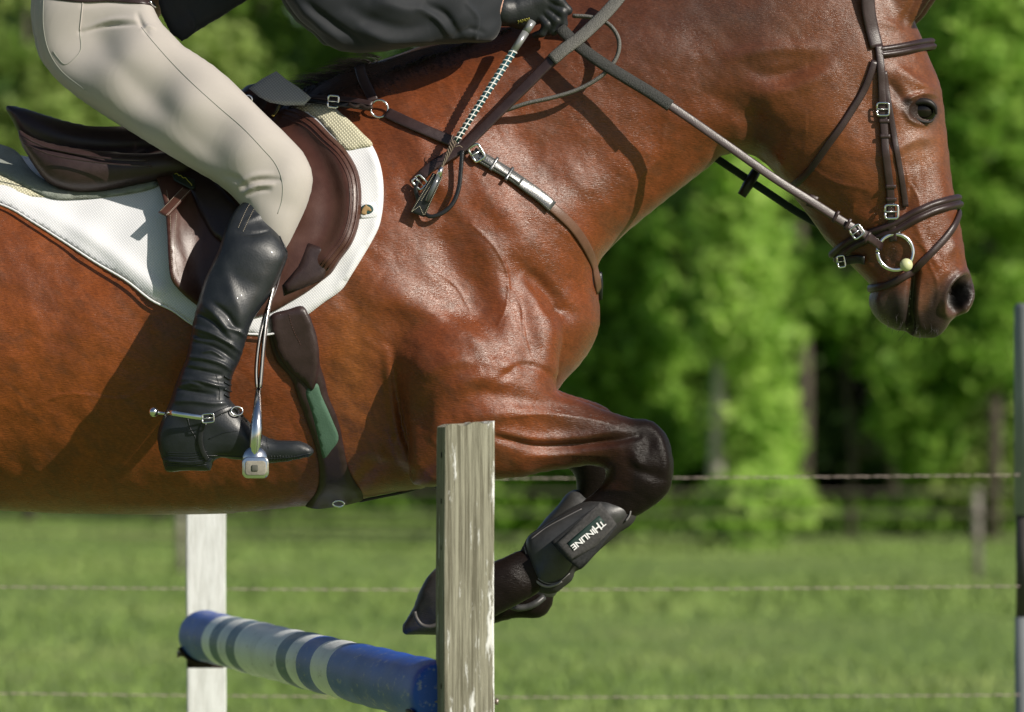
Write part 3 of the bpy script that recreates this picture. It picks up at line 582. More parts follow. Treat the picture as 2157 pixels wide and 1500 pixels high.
tree('hazel_shrub', 'low yellow green shrub behind the small far fence post', 'tree', 2060, 0, 95, [(2070,900,.4,0,12),(2010,1000,.42,-.2,12),(2110,1010,.5,-.2,14),(2050,1080,.4,0,8),(2130,880,.35,0,8)], 'yellow', 7000, trunk_r=.05, group='shrubs at the wood edge')
tree('oak_tree', 'dark green tree above the shady hollow beneath the muzzle', 'tree', 1690, 0, 104, [(1640,420,.6,0,14),(1720,250,.9,.5,18),(1700,30,1.2,0,18),(1850,500,.6,.5,12)], 'mid', 11000, trunk_r=.16)
tree('oak_tree', 'mid green tree under the horse\'s throat', 'tree', 1330, 0, 106, [(1290,500,.6,0,14),(1420,420,.6,.5,14),(1350,700,.6,0,12),(1460,300,.8,.4,14),(1200,700,.7,0,12),(1420,850,.5,0,10),(1100,1000,.7,0,14)], 'mid', 9000, trunk_r=.14)
tree('oak_tree', 'mid green tree at the far right behind the horse\'s nose', 'tree', 1980, 0, 105, [(1980,420,.6,0,14),(2060,500,.6,0,12),(2100,200,.9,.5,16),(2030,700,.5,0,12),(2120,820,.5,0,10),(1980,40,.8,0,12),(2040,900,.5,.5,10)], 'mid', 10000, trunk_r=.14)
for i, (px_, D, lb) in enumerate([(1685, 112, 'thin grey trunk in the shady hollow below the muzzle'), (1260, 115, 'thin trunk deep in the wood behind the forearm'), (880, 128, 'thin trunk deep in the wood behind the wooden post'), (250, 126, 'thin trunk deep in the wood behind the horse\'s belly'), (1880, 116, 'thin trunk deep in the wood near the right edge')]):
    tree('oak_tree', lb, 'tree', px_, 0, D, [(px_+rng.uniform(-150, 150), y0, 1.4, rng.uniform(-1, 1), 26) for y0 in (-420, -250, -60)], 'mid', 9000, size=.24, trunk_r=.11, group='trunks inside the wood')
# deeper wood: one mass nobody could count, dense, with canopy shade put into its darker leaf colour
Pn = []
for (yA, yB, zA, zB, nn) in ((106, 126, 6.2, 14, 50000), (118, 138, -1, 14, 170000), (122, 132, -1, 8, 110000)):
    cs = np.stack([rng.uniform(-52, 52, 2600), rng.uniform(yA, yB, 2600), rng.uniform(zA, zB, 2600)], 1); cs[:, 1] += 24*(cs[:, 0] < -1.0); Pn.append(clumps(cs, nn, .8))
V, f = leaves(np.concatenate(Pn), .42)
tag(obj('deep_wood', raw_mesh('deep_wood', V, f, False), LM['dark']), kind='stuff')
cs = np.stack([rng.uniform(-46, 46, 1700), rng.uniform(82, 104, 1700), rng.uniform(0, .35, 1700)], 1); cs[:, 1] += 26*(cs[:, 0] < .2)
V, f = leaves(clumps(cs, 56000, .32), .14); V[:, 2] = np.maximum(V[:, 2], .01)
tag(obj('undergrowth', raw_mesh('undergrowth', V, f, False), LM['mid']), kind='stuff')
# meadow grass blades
n_ = 100000; yy = 20+95*rng.uniform(0, 1, n_)**1.2; xx = rng.uniform(-1, 1, n_)*(5+yy*.2)
h_ = rng.uniform(.02, .07, n_); a_ = rng.uniform(0, 6.28, n_); ws = .012+yy*.00035; dx = np.cos(a_)*ws; dy_ = np.sin(a_)*ws; lx = rng.normal(0, .03, n_); ly = rng.normal(0, .03, n_)
V = np.stack([np.stack([xx-dx, yy-dy_, 0*xx-.02], 1), np.stack([xx+dx, yy+dy_, 0*xx-.02], 1), np.stack([xx+lx, yy+ly, h_], 1)], 1).reshape(-1, 3)
gb = grass_mat('grass_blades', (.165, .25, .062), (.20, .29, .078), (.265, .33, .112), .22)
tag(obj('grass', raw_mesh('grass', V, np.arange(3*n_).reshape(-1, 3), False), gb), kind='stuff')
# distant wire fence
wood_grey = mat('weathered_wood', (.30, .27, .24), .85, .2, nscale=8, namp=.3, stretch=(1, 1, .1), bump=.6, bscale=20, bdist=.01)
wire_m = mat('pale_wire', (.22, .18, .15), .6, .3)
far = empty('wire_fence', W(2058, 1218, 66.8-DY), 'thin wire fence with a short grey post beyond the meadow', 'fence')
fd = Vector((-1, .32, 0)).normalized()
b0 = W(2058, 1218, 66.8-DY); b0.z = 0
for k in range(-1, 5):
    b = b0+fd*k*9.5; MB().tube([b, b+Vector((0, 0, .6)), b+Vector((0, 0, 1.0))], [.052, .05, .046], 10).build('post', wood_grey, far)
for z in (.96, .72, .45):
    MB().tube([b0+fd*(-9.5+i*4.75)+Vector((0, -.06, z-.012*(i % 2))) for i in range(11)], .011, 5).build('wire', wire_m, far)
# rope fence just behind the jump
rl = mat('rope_pale', (.60, .49, .45), .8, .2); rd = mat('rope_dark', (.22, .18, .16), .8, .2)
rf = empty('rope_fence', (W(2160, 1400, 3.9).x, 3.9, 0), 'three strand pale twisted rope fence behind the jump', 'fence')
for (yl, yr) in ((995, 1001), (1230, 1235), (1453, 1464)):
    a = W(-500, yl, 3.9); b = W(2150, yr, 3.9); n = int((b.x-a.x)/.0035); t = np.arange(n)/n
    cx = a.x+(b.x-a.x)*t; cz = a.z+(b.z-a.z)*t-.012*np.sin(np.pi*t)
    ro = None
    for q, m_ in enumerate((rl, rd)):
        ph = cx/.026*2*math.pi*.5*1+q*math.pi
        P = np.stack([cx, 3.9+.0010*np.cos(ph), cz+.0010*np.sin(ph)], 1)
        o = MB().tube(P, .0010, 5).build('rope' if q == 0 else 'strand', m_, rf if q == 0 else ro)
        if q == 0: ro = o
pp = mat('post_paint', (.28, .30, .31), .6, .4, nscale=3, namp=.3, bump=.3, bscale=20)
pd = mat('post_dark_wood', (.09, .08, .075), .7, .3, nscale=6, namp=.3)
zt = W(0, 640, 3.93).z; zm = W(0, 1085, 3.93).z; zn = W(0, 1300, 3.93).z; xc = W(2167, 0, 3.93).x
MB().tube([(xc, 3.93, 0), (xc, 3.93, zn)], .036, 16).build('post', pp, rf); MB().tube([(xc, 3.93, zn), (xc, 3.93, zm)], .033, 16).build('post', pd, rf)
o = MB().tube([(xc, 3.93, zm), (xc, 3.93, zt-.01), (xc, 3.93, zt)], [.038, .038, .032], 16).build('post', pp, rf)
# ------------------------------------------------------------ jump: two posts, striped rail, cups
def wood_mat(name, c1, c2, paint, lo, hi, chip=9):
    m = bpy.data.materials.new(name); m.use_nodes = True; n = m.node_tree.nodes; L = m.node_tree.links; b = n['Principled BSDF']
    tc = n.new('ShaderNodeTexCoord'); mp = n.new('ShaderNodeMapping'); mp.inputs['Scale'].default_value = (1, 1, .022); L.new(tc.outputs['Object'], mp.inputs[0])
    nz = n.new('ShaderNodeTexNoise'); nz.inputs['Scale'].default_value = 230; nz.inputs['Detail'].default_value = 6; nz.inputs['Roughness'].default_value = .75; nz.inputs['Distortion'].default_value = .35; L.new(mp.outputs[0], nz.inputs[0])
    wv = n.new('ShaderNodeTexWave'); wv.inputs['Scale'].default_value = 9; wv.inputs['Distortion'].default_value = 18; wv.inputs['Detail'].default_value = 3; wv.inputs['Detail Scale'].default_value = .8; wv.bands_direction = 'X'; L.new(mp.outputs[0], wv.inputs[0])
    ad = n.new('ShaderNodeMath'); ad.operation = 'MULTIPLY_ADD'; ad.inputs[1].default_value = .9; L.new(nz.outputs[0], ad.inputs[0])
    m5 = n.new('ShaderNodeMath'); m5.operation = 'MULTIPLY'; m5.inputs[1].default_value = .07; L.new(wv.outputs[0], m5.inputs[0]); L.new(m5.outputs[0], ad.inputs[2])
    r = n.new('ShaderNodeValToRGB'); e = r.color_ramp.elements; e[0].position = .40; e[0].color = (*c1, 1); e[1].position = .60; e[1].color = (*c2, 1); L.new(ad.outputs[0], r.inputs[0])
    m2 = n.new('ShaderNodeMapping'); m2.inputs['Scale'].default_value = (1, 1, .16); L.new(tc.outputs['Object'], m2.inputs[0])
    pn = n.new('ShaderNodeTexNoise'); pn.inputs['Scale'].default_value = chip*5; pn.inputs['Detail'].default_value = 8; pn.inputs['Roughness'].default_value = .7; L.new(m2.outputs[0], pn.inputs[0])
    at = n.new('ShaderNodeAttribute'); at.attribute_name = 'wear'
    sm = n.new('ShaderNodeMath'); sm.operation = 'ADD'; L.new(pn.outputs[0], sm.inputs[0]); L.new(at.outputs['Fac'], sm.inputs[1])
    r2 = n.new('ShaderNodeValToRGB'); r2.color_ramp.elements[0].position = lo; r2.color_ramp.elements[1].position = hi; L.new(sm.outputs[0], r2.inputs[0])
    mx = n.new('ShaderNodeMix'); mx.data_type = 'RGBA'; L.new(r2.outputs[0], mx.inputs[0]); L.new(r.outputs[0], mx.inputs[6]); mx.inputs[7].default_value = (*paint, 1); L.new(mx.outputs[2], b.inputs['Base Color'])
    b.inputs['Roughness'].default_value = .75; b.inputs['Specular IOR Level'].default_value = .3
    sb = n.new('ShaderNodeMath'); sb.operation = 'MULTIPLY_ADD'; sb.inputs[1].default_value = .6; L.new(r2.outputs[0], sb.inputs[0]); L.new(nz.outputs[0], sb.inputs[2])
    bp = n.new('ShaderNodeBump'); bp.inputs['Strength'].default_value = .6; bp.inputs['Distance'].default_value = .0016; L.new(sb.outputs[0], bp.inputs['Height']); L.new(bp.outputs[0], b.inputs['Normal']); return m
def post(name, xl, xr, xs, ytop, Y, m, label, wear):
    """square post: xs..xl shaded left side, xl..xr front face"""
    wf = (xr-xl)/F*(DY+Y); ws = (xl-xs)/F*(DY+Y); a = math.atan2(ws, wf); S_ = math.hypot(wf, ws)
    ztop = W(0, ytop, Y).z; nx, nz = 14, 60; g = .004; hs = S_/2
    prof = []   # outline of the square with eased corners
    for (sx, sy) in ((-1, -1), (1, -1), (1, 1), (-1, 1)):
        for q in range(4):
            an = math.atan2(sy, sx)-math.pi/4+q*math.pi/6; prof.append((sx*(hs-g)+g*math.cos(an), sy*(hs-g)+g*math.sin(an)))
    full = []
    for i in range(16):
        p, q = prof[i], prof[(i+1) % 16]; L_ = math.hypot(q[0]-p[0], q[1]-p[1]); k = 12 if L_ > hs*.5 else 1
        for j in range(k): full.append((p[0]+(q[0]-p[0])*j/k, p[1]+(q[1]-p[1])*j/k))
    full = np.array(full); zs_ = np.linspace(0, ztop, nz); n = len(full); V = []; wr = []
    for z in list(zs_):
        sc = 1.0-(.012 if z == zs_[-1] else 0)
        for (x, y) in full:
            V.append((x*sc+.0008*math.sin(z*9), y*sc, z+(.003*math.sin(x*150)+.004*x/hs if z == zs_[-1] else 0))); e = min(1, abs(abs(x)-hs)/.02)
            wr.append(wear(x/hs, y/hs, z))
    V.append((0, 0, ztop+.001)); wr.append(wear(0, 0, ztop)); Fc = [(i*n+j, i*n+(j+1) % n, (i+1)*n+(j+1) % n, (i+1)*n+j) for i in range(nz-1) for j in range(n)]
    Fc += [((nz-1)*n+j, (nz-1)*n+(j+1) % n, len(V)-1) for j in range(n)]
    V = np.array(V); ca, sa = math.cos(a), math.sin(a)
    me = raw_mesh(name, V, Fc, False); at = me.attributes.new('wear', 'FLOAT', 'POINT'); at.data.foreach_set('value', np.array(wr, np.float32))
    c = W((xs+xr)/2, 0, Y); o = obj(name, me, m)
    o.rotation_euler.z = a; o.location = (c.x+math.sin(a)*0-ws*.0, Y+hs, 0); tag(o, label, 'post'); return o, a, S_
fp_m = wood_mat('flaking_post', (.135, .125, .088), (.37, .355, .275), (.80, .80, .78), .60, .66)
pf, pa, pw = post('jump_post', 935, 1042, 917, 893, -1.0, fp_m, 'weathered wooden jump post with flaking white paint, in front of the horse', lambda x, y, z: (.13*max(0, x-.5)/.5 if y < -.8 else (.03 if x < -.95 else .10))-.02+(.22*max(0, 1.35-z)*(x > -.2)+.02)*(y < -.8))
wp_m = wood_mat('white_post', (.52, .53, .52), (.66, .67, .66), (.78, .80, .81), .34, .60)
pb, _, _ = post('jump_post', 393, 476, 388, 800, 2.23, wp_m, 'white painted jump post at the far end of the striped rail', lambda x, y, z: -.05 if abs(x) > .9 else .03)
metal_dark = mat('rusty_iron', (.05, .035, .03), .6, .4, metal=.6, nscale=60, namp=.5, bump=.5, bscale=300)
pin_m = mat('zinc', (.35, .3, .27), .4, .5, metal=.8)
# nail holes down the shaded side of the near post
cp = Vector(pf.location); hd_m = mat('hole_dark', (.006, .005, .005), .9)
for k in range(9):
    z = 1.48-k*.082; q = Matrix.Rotation(pa, 3, 'Z')@Vector((-pw/2-.0006, -.018, 0)); d = Matrix.Rotation(pa, 3, 'Z')@Vector((1, 0, 0))
    bh = MB().tube([cp+q+Vector((0, 0, z)), cp+q+d*.003+Vector((0, 0, z))], .0052, 10).build('bolt_hole', hd_m, None)
    bh.parent = pf; bh.matrix_parent_inverse = (Matrix.Translation(pf.location)@Matrix.Rotation(pa, 4, 'Z')).inverted()
# rail
P1 = W(427, 1338, 2.04); P2 = W(936, 1462, -.93); ax = (P2-P1); RL = ax.length; ax.normalize()
def t_at(x):   # where along the rail a photo column falls
    lo, hi = -.3, 1.3
    for _ in range(50):
        m = (lo+hi)/2; p = P1.lerp(P2, m); q = CX+p.x/(DY+p.y)*F
        if q < x: lo = m
        else: hi = m
    return lo
ts = [t_at(x) for x in (477, 495, 513, 532, 551, 640, 661, 683, 712, 748)]
rm = bpy.data.materials.new('rail_paint'); rm.use_nodes = True; n = rm.node_tree.nodes; L = rm.node_tree.links; b = n['Principled BSDF']
tc = n.new('ShaderNodeTexCoord'); sx = n.new('ShaderNodeSeparateXYZ'); L.new(tc.outputs['Object'], sx.inputs[0])
nz = n.new('ShaderNodeTexNoise'); nz.inputs['Scale'].default_value = 14; nz.inputs['Detail'].default_value = 6; L.new(tc.outputs['Object'], nz.inputs[0])
ad = n.new('ShaderNodeMath'); ad.operation = 'MULTIPLY_ADD'; ad.inputs[1].default_value = .02; L.new(nz.outputs[0], ad.inputs[0]); L.new(sx.outputs[0], ad.inputs[2])
dv = n.new('ShaderNodeMath'); dv.operation = 'DIVIDE'; dv.inputs[1].default_value = RL; L.new(ad.outputs[0], dv.inputs[0])
r = n.new('ShaderNodeValToRGB'); r.color_ramp.interpolation = 'CONSTANT'; e = r.color_ramp.elements
BL = (.015, .085, .46, 1); TL = (.055, .13, .21, 1); WH = (.90, .92, .90, 1)
seq = [BL, WH, TL, WH, TL, WH, TL, WH, BL, WH, BL]
e[0].position = 0; e[0].color = seq[0]; e[1].position = ts[0]; e[1].color = seq[1]
for t_, c_ in zip(ts[1:], seq[2:]): k = e.new(t_); k.color = c_
L.new(dv.outputs[0], r.inputs[0])
m2 = n.new('ShaderNodeMapping'); m2.inputs['Scale'].default_value = (.35, 1, 1); L.new(tc.outputs['Object'], m2.inputs[0])
n2 = n.new('ShaderNodeTexNoise'); n2.inputs['Scale'].default_value = 60; n2.inputs['Detail'].default_value = 8; n2.inputs['Roughness'].default_value = .7; L.new(m2.outputs[0], n2.inputs[0])
r2 = n.new('ShaderNodeValToRGB'); r2.color_ramp.elements[0].position = .57; r2.color_ramp.elements[1].position = .66; r2.color_ramp.elements[1].color = (.6, .6, .6, 1); L.new(n2.outputs[0], r2.inputs[0])
mx = n.new('ShaderNodeMix'); mx.data_type = 'RGBA'; L.new(r2.outputs[0], mx.inputs[0]); L.new(r.outputs[0], mx.inputs[6]); mx.inputs[7].default_value = (.42, .42, .40, 1)
n3 = n.new('ShaderNodeTexNoise'); n3.inputs['Scale'].default_value = 7; n3.inputs['Detail'].default_value = 5; L.new(tc.outputs['Object'], n3.inputs[0])
m3 = n.new('ShaderNodeMapRange'); m3.inputs['From Min'].default_value = .3; m3.inputs['From Max'].default_value = .7; m3.inputs['To Min'].default_value = .82; m3.inputs['To Max'].default_value = 1.12; L.new(n3.outputs[0], m3.inputs[0])
m4 = n.new('ShaderNodeMix'); m4.data_type = 'RGBA'; m4.blend_type = 'MULTIPLY'; m4.inputs[0].default_value = 1; L.new(mx.outputs[2], m4.inputs[6]); L.new(m3.outputs[0], m4.inputs[7]); L.new(m4.outputs[2], b.inputs['Base Color'])
b.inputs['Roughness'].default_value = .42
bp = n.new('ShaderNodeBump'); bp.inputs['Strength'].default_value = .5; bp.inputs['Distance'].default_value = .003; L.new(n2.outputs[0], bp.inputs['Height']); L.new(bp.outputs[0], b.inputs['Normal'])
V = []; Fc = []; K = 48; NR = 70
prof = [(0, .0), (0, .045), (.003, .053), (.008, .0565)]
rings = [(0, .045), (.003, .053), (.009, .0568)]+[(RL*q/NR, .057+.0009*math.sin(q*1.3)+.0006*math.sin(q*.37+1)) for q in range(1, NR)]+[(RL-.009, .0568), (RL-.003, .053), (RL, .045)]
for (x, rr) in rings:
    for j in range(K): a_ = 2*math.pi*j/K; V.append((x, rr*math.cos(a_)*(1+.012*math.sin(2*a_+x*2)), rr*math.sin(a_)))
for i in range(len(rings)-1):
    for j in range(K): Fc.append((i*K+j, (i+1)*K+j, (i+1)*K+(j+1) % K, i*K+(j+1) % K))
Fc += [tuple(range(K)), tuple(((len(rings)-1)*K+j for j in range(K)))[::-1]]
rail = obj('jump_rail', raw_mesh('jump_rail', V, Fc), rm); rail.location = P1
rail.rotation_euler = ax.to_track_quat('X', 'Z').to_euler(); tag(rail, 'round jump rail with blue and white stripes', 'rail')
def cup(loc, a, label, pinx):
    r_ = empty('jump_cup', loc, label, 'jump cup', 'iron cups holding the rail'); Mz = Matrix.Rotation(a, 3, 'Z'); loc = Vector(loc)
    # curved shelf under the rail
    V = []; Fc = []; 
    for i in range(15):
        q = -math.pi*.86+math.pi*.72*i/14
        for (yy, rr) in ((-.03, .060), (.03, .060), (.03, .066), (-.03, .066)): V.append(loc+Mz@Vector((rr*math.cos(q), yy, rr*math.sin(q))))
    for i in range(14):
        for j in range(4): Fc.append((i*4+j, i*4+(j+1) % 4, i*4+4+(j+1) % 4, i*4+4+j))
    Fc += [(3, 2, 1, 0), (56, 57, 58, 59)]
    MB().add(np.array(V), Fc).build('shelf', metal_dark, r_, True, .001)
    MB().box(loc+Mz@Vector((0, .034, -.03)), (.085, .006, .09), np.array(Mz)).build('bracket', metal_dark, r_, False, .001)
    MB().tube([loc+Mz@Vector((-pinx, .06, -.045)), loc+Mz@Vector((pinx, .06, -.045))], .0055, 12).tube([loc+Mz@Vector((-pinx-.004, .06, -.045)), loc+Mz@Vector((-pinx, .06, -.045))], .009, 12).build('pin', pin_m, r_)
    return r_
cup(tuple(P1+ax*.03), 0, 'dark iron cup and pin on the white far post', .062)
cup(tuple(P2-ax*.04+Vector((-.0, 0, -.003))), pa, 'rusty iron cup on the weathered near post', .03)
q = W(1050, 1478, -.93); MB().tube([q-Vector((.13, 0, 0)), q-Vector((.006, 0, 0)), q-Vector((.005, 0, 0)), q], [.0035, .0035, .0062, .0055], 12).build('pin', pin_m, bpy.data.objects['jump_cup.001'])
# ------------------------------------------------------------ tack helpers
brown = mat('brown_leather', (.070, .028, .020), .36, .5, nscale=30, namp=.22, bump=.35, bscale=500, rvar=.06, bdist=.0006)
brown_d = mat('dark_brown_leather', (.034, .019, .019), .38, .5, nscale=40, namp=.25, bump=.4, bscale=450, rvar=.06, bdist=.0007)
black_l = mat('black_leather', (.014, .015, .017), .36, .5, nscale=40, namp=.25, bump=.4, bscale=420, rvar=.07, bdist=.0008)
steel = mat('steel', (.86, .87, .88), .16, .5, metal=1.0, nscale=30, namp=.06, rvar=.04)
thread = mat('pale_thread', (.42, .36, .29), .8, .2)
rubber = mat('rubber_grip', (.15, .145, .135), .62, .35, nscale=420, namp=.45, bump=1.0, bscale=520, bdist=.003)
def shell(name, poly, off, th, m, parent, lvl=1, rim=10, step=9, extra=None, far=False, edge=8, sag=0, base=None, closed_smooth=True, dfun=None):
    """sheet of real thickness laid over the horse: outline in photo pixels"""
    df = dfun or (lambda a, b: depth(a, b, lvl))
    P = catmull(poly, edge) if closed_smooth else np.array(poly, float)
    x0, y0 = P.min(0); x1, y1 = P.max(0)
    gx_, gy_ = np.meshgrid(np.arange(x0+step*.5, x1, step), np.arange(y0+step*.5, y1, step), indexing='ij')
    gx_ = gx_+(np.arange(gx_.shape[1]) % 2)[None]*step*.5
    dd = polydist(gx_, gy_, P); k = dd > step*.55
    pts = np.concatenate([P, np.stack([gx_[k], gy_[k]], 1)]); n0 = len(P)
    vs, es, fs, ov, oe, of = delaunay_2d_cdt([Vector(p) for p in pts], [(i, (i+1) % n0) for i in range(n0)], [], 1, 1e-4)
    q = np.array([(v[0], v[1]) for v in vs]); d = np.maximum(polydist(q[:, 0], q[:, 1], P), 0); d[d < .3] = 0
    pr = np.sqrt(np.clip(1-(1-np.clip(d/rim, 0, 1))**2, 0, 1))
    dp = df(q[:, 0], q[:, 1])-off
    if base is not None: dp = dp-base(q[:, 0], q[:, 1])
    top = dp-th*(.25+.75*pr)
    if extra is not None: top = top-extra(q[:, 0], q[:, 1], d)*np.clip(d/6, 0, 1)
    A = Wn(q[:, 0], q[:, 1], top); B = Wn(q[:, 0], q[:, 1], dp+.001)
    n = len(q); F1 = []; bnd = {}
    for f in fs:
        a, b, c = f[:3]; ar = (q[b][0]-q[a][0])*(q[c][1]-q[a][1])-(q[b][1]-q[a][1])*(q[c][0]-q[a][0])
        if ar > 0: a, b, c = a, c, b       # photo y runs down
        F1.append((a, b, c)); F1.append((a+n, c+n, b+n))
        for e in ((a, b), (b, c), (c, a)): bnd[e] = 1
    for (a, b) in list(bnd):
        if (b, a) not in bnd: F1.append((b, a, a+n)); F1.append((b, a+n, b+n))
    V = np.concatenate([A, B]); V_all, F_all = [V], list(F1)
    if far:
        M = V.copy(); M[:, 1] *= -1; V_all.append(M); F_all += [tuple(i+len(V) for i in f[::-1]) for f in F1]
    o = obj(name, raw_mesh(name, np.concatenate(V_all), F_all), m, parent)
    o['_'] = 0; del o['_']
    return o
def ribbon(mb, P, width, th, nrm=None, closed=False, rnd=.3, puff=0.0):
    """strap through world points; nrm = outward normal per point"""
    P = np.array(P, float); n = len(P); T = np.gradient(P, axis=0)
    if closed: T = np.roll(P, -1, 0)-np.roll(P, 1, 0)
    T /= np.linalg.norm(T, axis=1)[:, None]+1e-12
    if nrm is None: nrm = np.tile(np.array([0, -1., 0]), (n, 1))
    N = nrm-T*(nrm*T).sum(1)[:, None]; N /= np.linalg.norm(N, axis=1)[:, None]+1e-12
    B = np.cross(T, N); wd = np.broadcast_to(np.array(width, float), (n,))
    cs = [(-.5, 0), (-.5, .55), (-.44, .85), (-.32, 1.0+puff*.4), (0, 1.0+puff), (.32, 1.0+puff*.4), (.44, .85), (.5, .55), (.5, 0)]
    k = len(cs); V = np.stack([P+B*(c[0]*wd)[:, None]+N*c[1]*th for c in cs], 1).reshape(-1, 3); Fc = []
    for i in range(n if closed else n-1):
        i2 = (i+1) % n
        for j in range(k): Fc.append((i*k+j, i2*k+j, i2*k+(j+1) % k, i*k+(j+1) % k))
    if not closed: Fc += [tuple(range(k)), tuple((n-1)*k+j for j in range(k))[::-1]]
    mb.add(V, Fc); return P, N, B
def lay(pts, off=.001, step=7, lvl=1):
    """photo polyline laid on the near side of the horse -> world points and normals"""
    Q = catmull(pts, step, False); x, y = Q[:, 0], Q[:, 1]; Y = depth(x, y, lvl)-off
    P = Wn(x, y, Y); e = 14.
    dx = (Wn(x+e, y, depth(x+e, y, lvl))-Wn(x-e, y, depth(x-e, y, lvl))); dz = (Wn(x, y-e, depth(x, y-e, lvl))-Wn(x, y+e, depth(x, y+e, lvl)))
    N = np.cross(dx, dz); N /= np.linalg.norm(N, axis=1)[:, None]; N *= np.where(N[:, 1] > 0, -1, 1)[:, None]
    return P, N
def loop(pts, y0, y1, off=.002, n=40):
    """strap right round the head: near half follows photo points from edge to edge, far half mirrored"""
    Q = catmull(pts, 5, False); x, y = Q[:, 0], Q[:, 1]; m = len(Q); out = []; 
    for i in range(m):
        t = i/(m-1); p = W(x[i], y[i], 0); h = BV.ray_cast(eye0, (W(x[i], y[i], 0)-eye0).normalized())
        if h[0] is not None: p = h[0]
        out.append(np.array(p))
    out = np.array(out); out[0, 1] = min(out[0, 1], y0); out[-1, 1] = min(out[-1, 1], y1)
    for _ in range(3): out[1:-1] = (out[:-2]+2*out[1:-1]+out[2:])/4
    mir = out[::-1].copy(); mir[:, 1] *= -1
    P = np.concatenate([out, mir]); 
    for _ in range(4): P = (np.roll(P, 1, 0)+2*P+np.roll(P, -1, 0))/4
    T = np.roll(P, -1, 0)-np.roll(P, 1, 0); c = P.mean(0); N = []
    for i in range(len(P)):
        h = BV.find_nearest(Vector(P[i])); q = np.array(h[1]) if h[0] is not None else P[i]-c
        if np.dot(q, P[i]-c) < 0: q = -q
        N.append(q)
    N = np.array(N)
    for _ in range(6): N = (np.roll(N, 1, 0)+2*N+np.roll(N, -1, 0))/4
    N /= np.linalg.norm(N, axis=1)[:, None]
    return P+N*off, N
def stitch(mb, P, N, dist, seg=.004, r=.0005):
    P = np.array(P); L_ = np.concatenate([[0], np.cumsum(np.linalg.norm(np.diff(P, axis=0), axis=1))]); s_ = 0
    while s_+seg*.6 < L_[-1]:
        a = np.array([np.interp(s_, L_, P[:, q]) for q in range(3)]); b = np.array([np.interp(s_+seg*.6, L_, P[:, q]) for q in range(3)]); n_ = np.array([np.interp(s_, L_, N[:, q]) for q in range(3)])
        mb.tube([a+n_*dist, b+n_*dist], r, 4); s_ += seg
def pxline(pts, off, step=6, lvl=1, base=None):
    Q = catmull(pts, step, False); Y = depth(Q[:, 0], Q[:, 1], lvl)-off
    if base is not None: Y = Y-base(Q[:, 0], Q[:, 1])
    return Wn(Q[:, 0], Q[:, 1], Y)
def ringmesh(c, r, tr, nrm=(0, -1, 0), sx=1, sz=1, n=40, k=12, a0=0, a1=2*math.pi, flat=1.0):
    nrm = np.array(nrm, float); nrm /= np.linalg.norm(nrm); u = np.cross(nrm, [0, 0, 1]); u /= np.linalg.norm(u); v_ = np.cross(u, nrm)
    P = np.array([np.array(c)+u*r*sx*math.cos(a)+v_*r*sz*math.sin(a) for a in np.linspace(a0, a1, n)])
    return P
def ring(mb, c, r, tr, **kw): mb.tube(ringmesh(c, r, tr, **kw), tr, 12)
def buckle(mb, c, ang, w_, h_, tr, nrm=(0, -1, 0)):
    """rounded rectangular buckle frame with a tongue, in the camera-facing plane"""
    nrm = Vector(nrm).normalized(); u = nrm.cross(Vector((0, 0, 1))).normalized(); v_ = u.cross(nrm); u, v_ = u*-1, v_
    ca, sa = math.cos(R(ang)), math.sin(R(ang)); U_ = -u*ca+v_*sa; V_ = u*sa+v_*ca; c = Vector(c); pts = []
    for i in range(33):
        a = 2*math.pi*i/32; x = math.copysign(abs(math.cos(a))**.35, math.cos(a))*w_/2; y = math.copysign(abs(math.sin(a))**.35, math.sin(a))*h_/2
        pts.append(tuple(c+U_*x+V_*y))
    mb.tube(pts, tr, 8); mb.tube([c-U_*w_*.45, c+U_*w_*.3+nrm*tr*.6, c+U_*w_/2+nrm*tr], tr*.6, 6)
# ------------------------------------------------------------ saddle pad
def mesh_cloth(name, c1, c2, sc, bump=.6):
    m = bpy.data.materials.new(name); m.use_nodes = True; n = m.node_tree.nodes; L = m.node_tree.links; b = n['Principled BSDF']; b.inputs['Roughness'].default_value = .85; b.inputs['Specular IOR Level'].default_value = .2; b.inputs['Sheen Weight'].default_value = .2
    tc = n.new('ShaderNodeTexCoord'); ro = n.new('ShaderNodeMapping'); ro.inputs['Rotation'].default_value = (0, R(40), 0); L.new(tc.outputs['Object'], ro.inputs[0])
    w1 = n.new('ShaderNodeTexWave'); w1.inputs['Scale'].default_value = sc; w1.bands_direction = 'X'; w2 = n.new('ShaderNodeTexWave'); w2.inputs['Scale'].default_value = sc; w2.bands_direction = 'Z'
    L.new(ro.outputs[0], w1.inputs[0]); L.new(ro.outputs[0], w2.inputs[0]); mu = n.new('ShaderNodeMath'); mu.operation = 'MULTIPLY'; L.new(w1.outputs[0], mu.inputs[0]); L.new(w2.outputs[0], mu.inputs[1])
    r = n.new('ShaderNodeValToRGB'); r.color_ramp.elements[0].color = (*c1, 1); r.color_ramp.elements[1].color = (*c2, 1); r.color_ramp.elements[0].position = .1; r.color_ramp.elements[1].position = .55
    L.new(mu.outputs[0], r.inputs[0]); L.new(r.outputs[0], b.inputs['Base Color']); bp = n.new('ShaderNodeBump'); bp.inputs['Strength'].default_value = bump; bp.inputs['Distance'].default_value = .001
    L.new(mu.outputs[0], bp.inputs['Height']); L.new(bp.outputs[0], b.inputs['Normal']); return m
white_c = mesh_cloth('white_mesh_cloth', (.68, .69, .73), (.84, .84, .86), 80, .35)
cream_c = mesh_cloth('cream_mesh', (.44, .42, .30), (.74, .70, .52), 62, 1.0)
grey_f = mat('grey_fleece', (.26, .285, .25), .95, .1, nscale=40, namp=.2, bump=1, bscale=420, bdist=.003, sheen=.3)
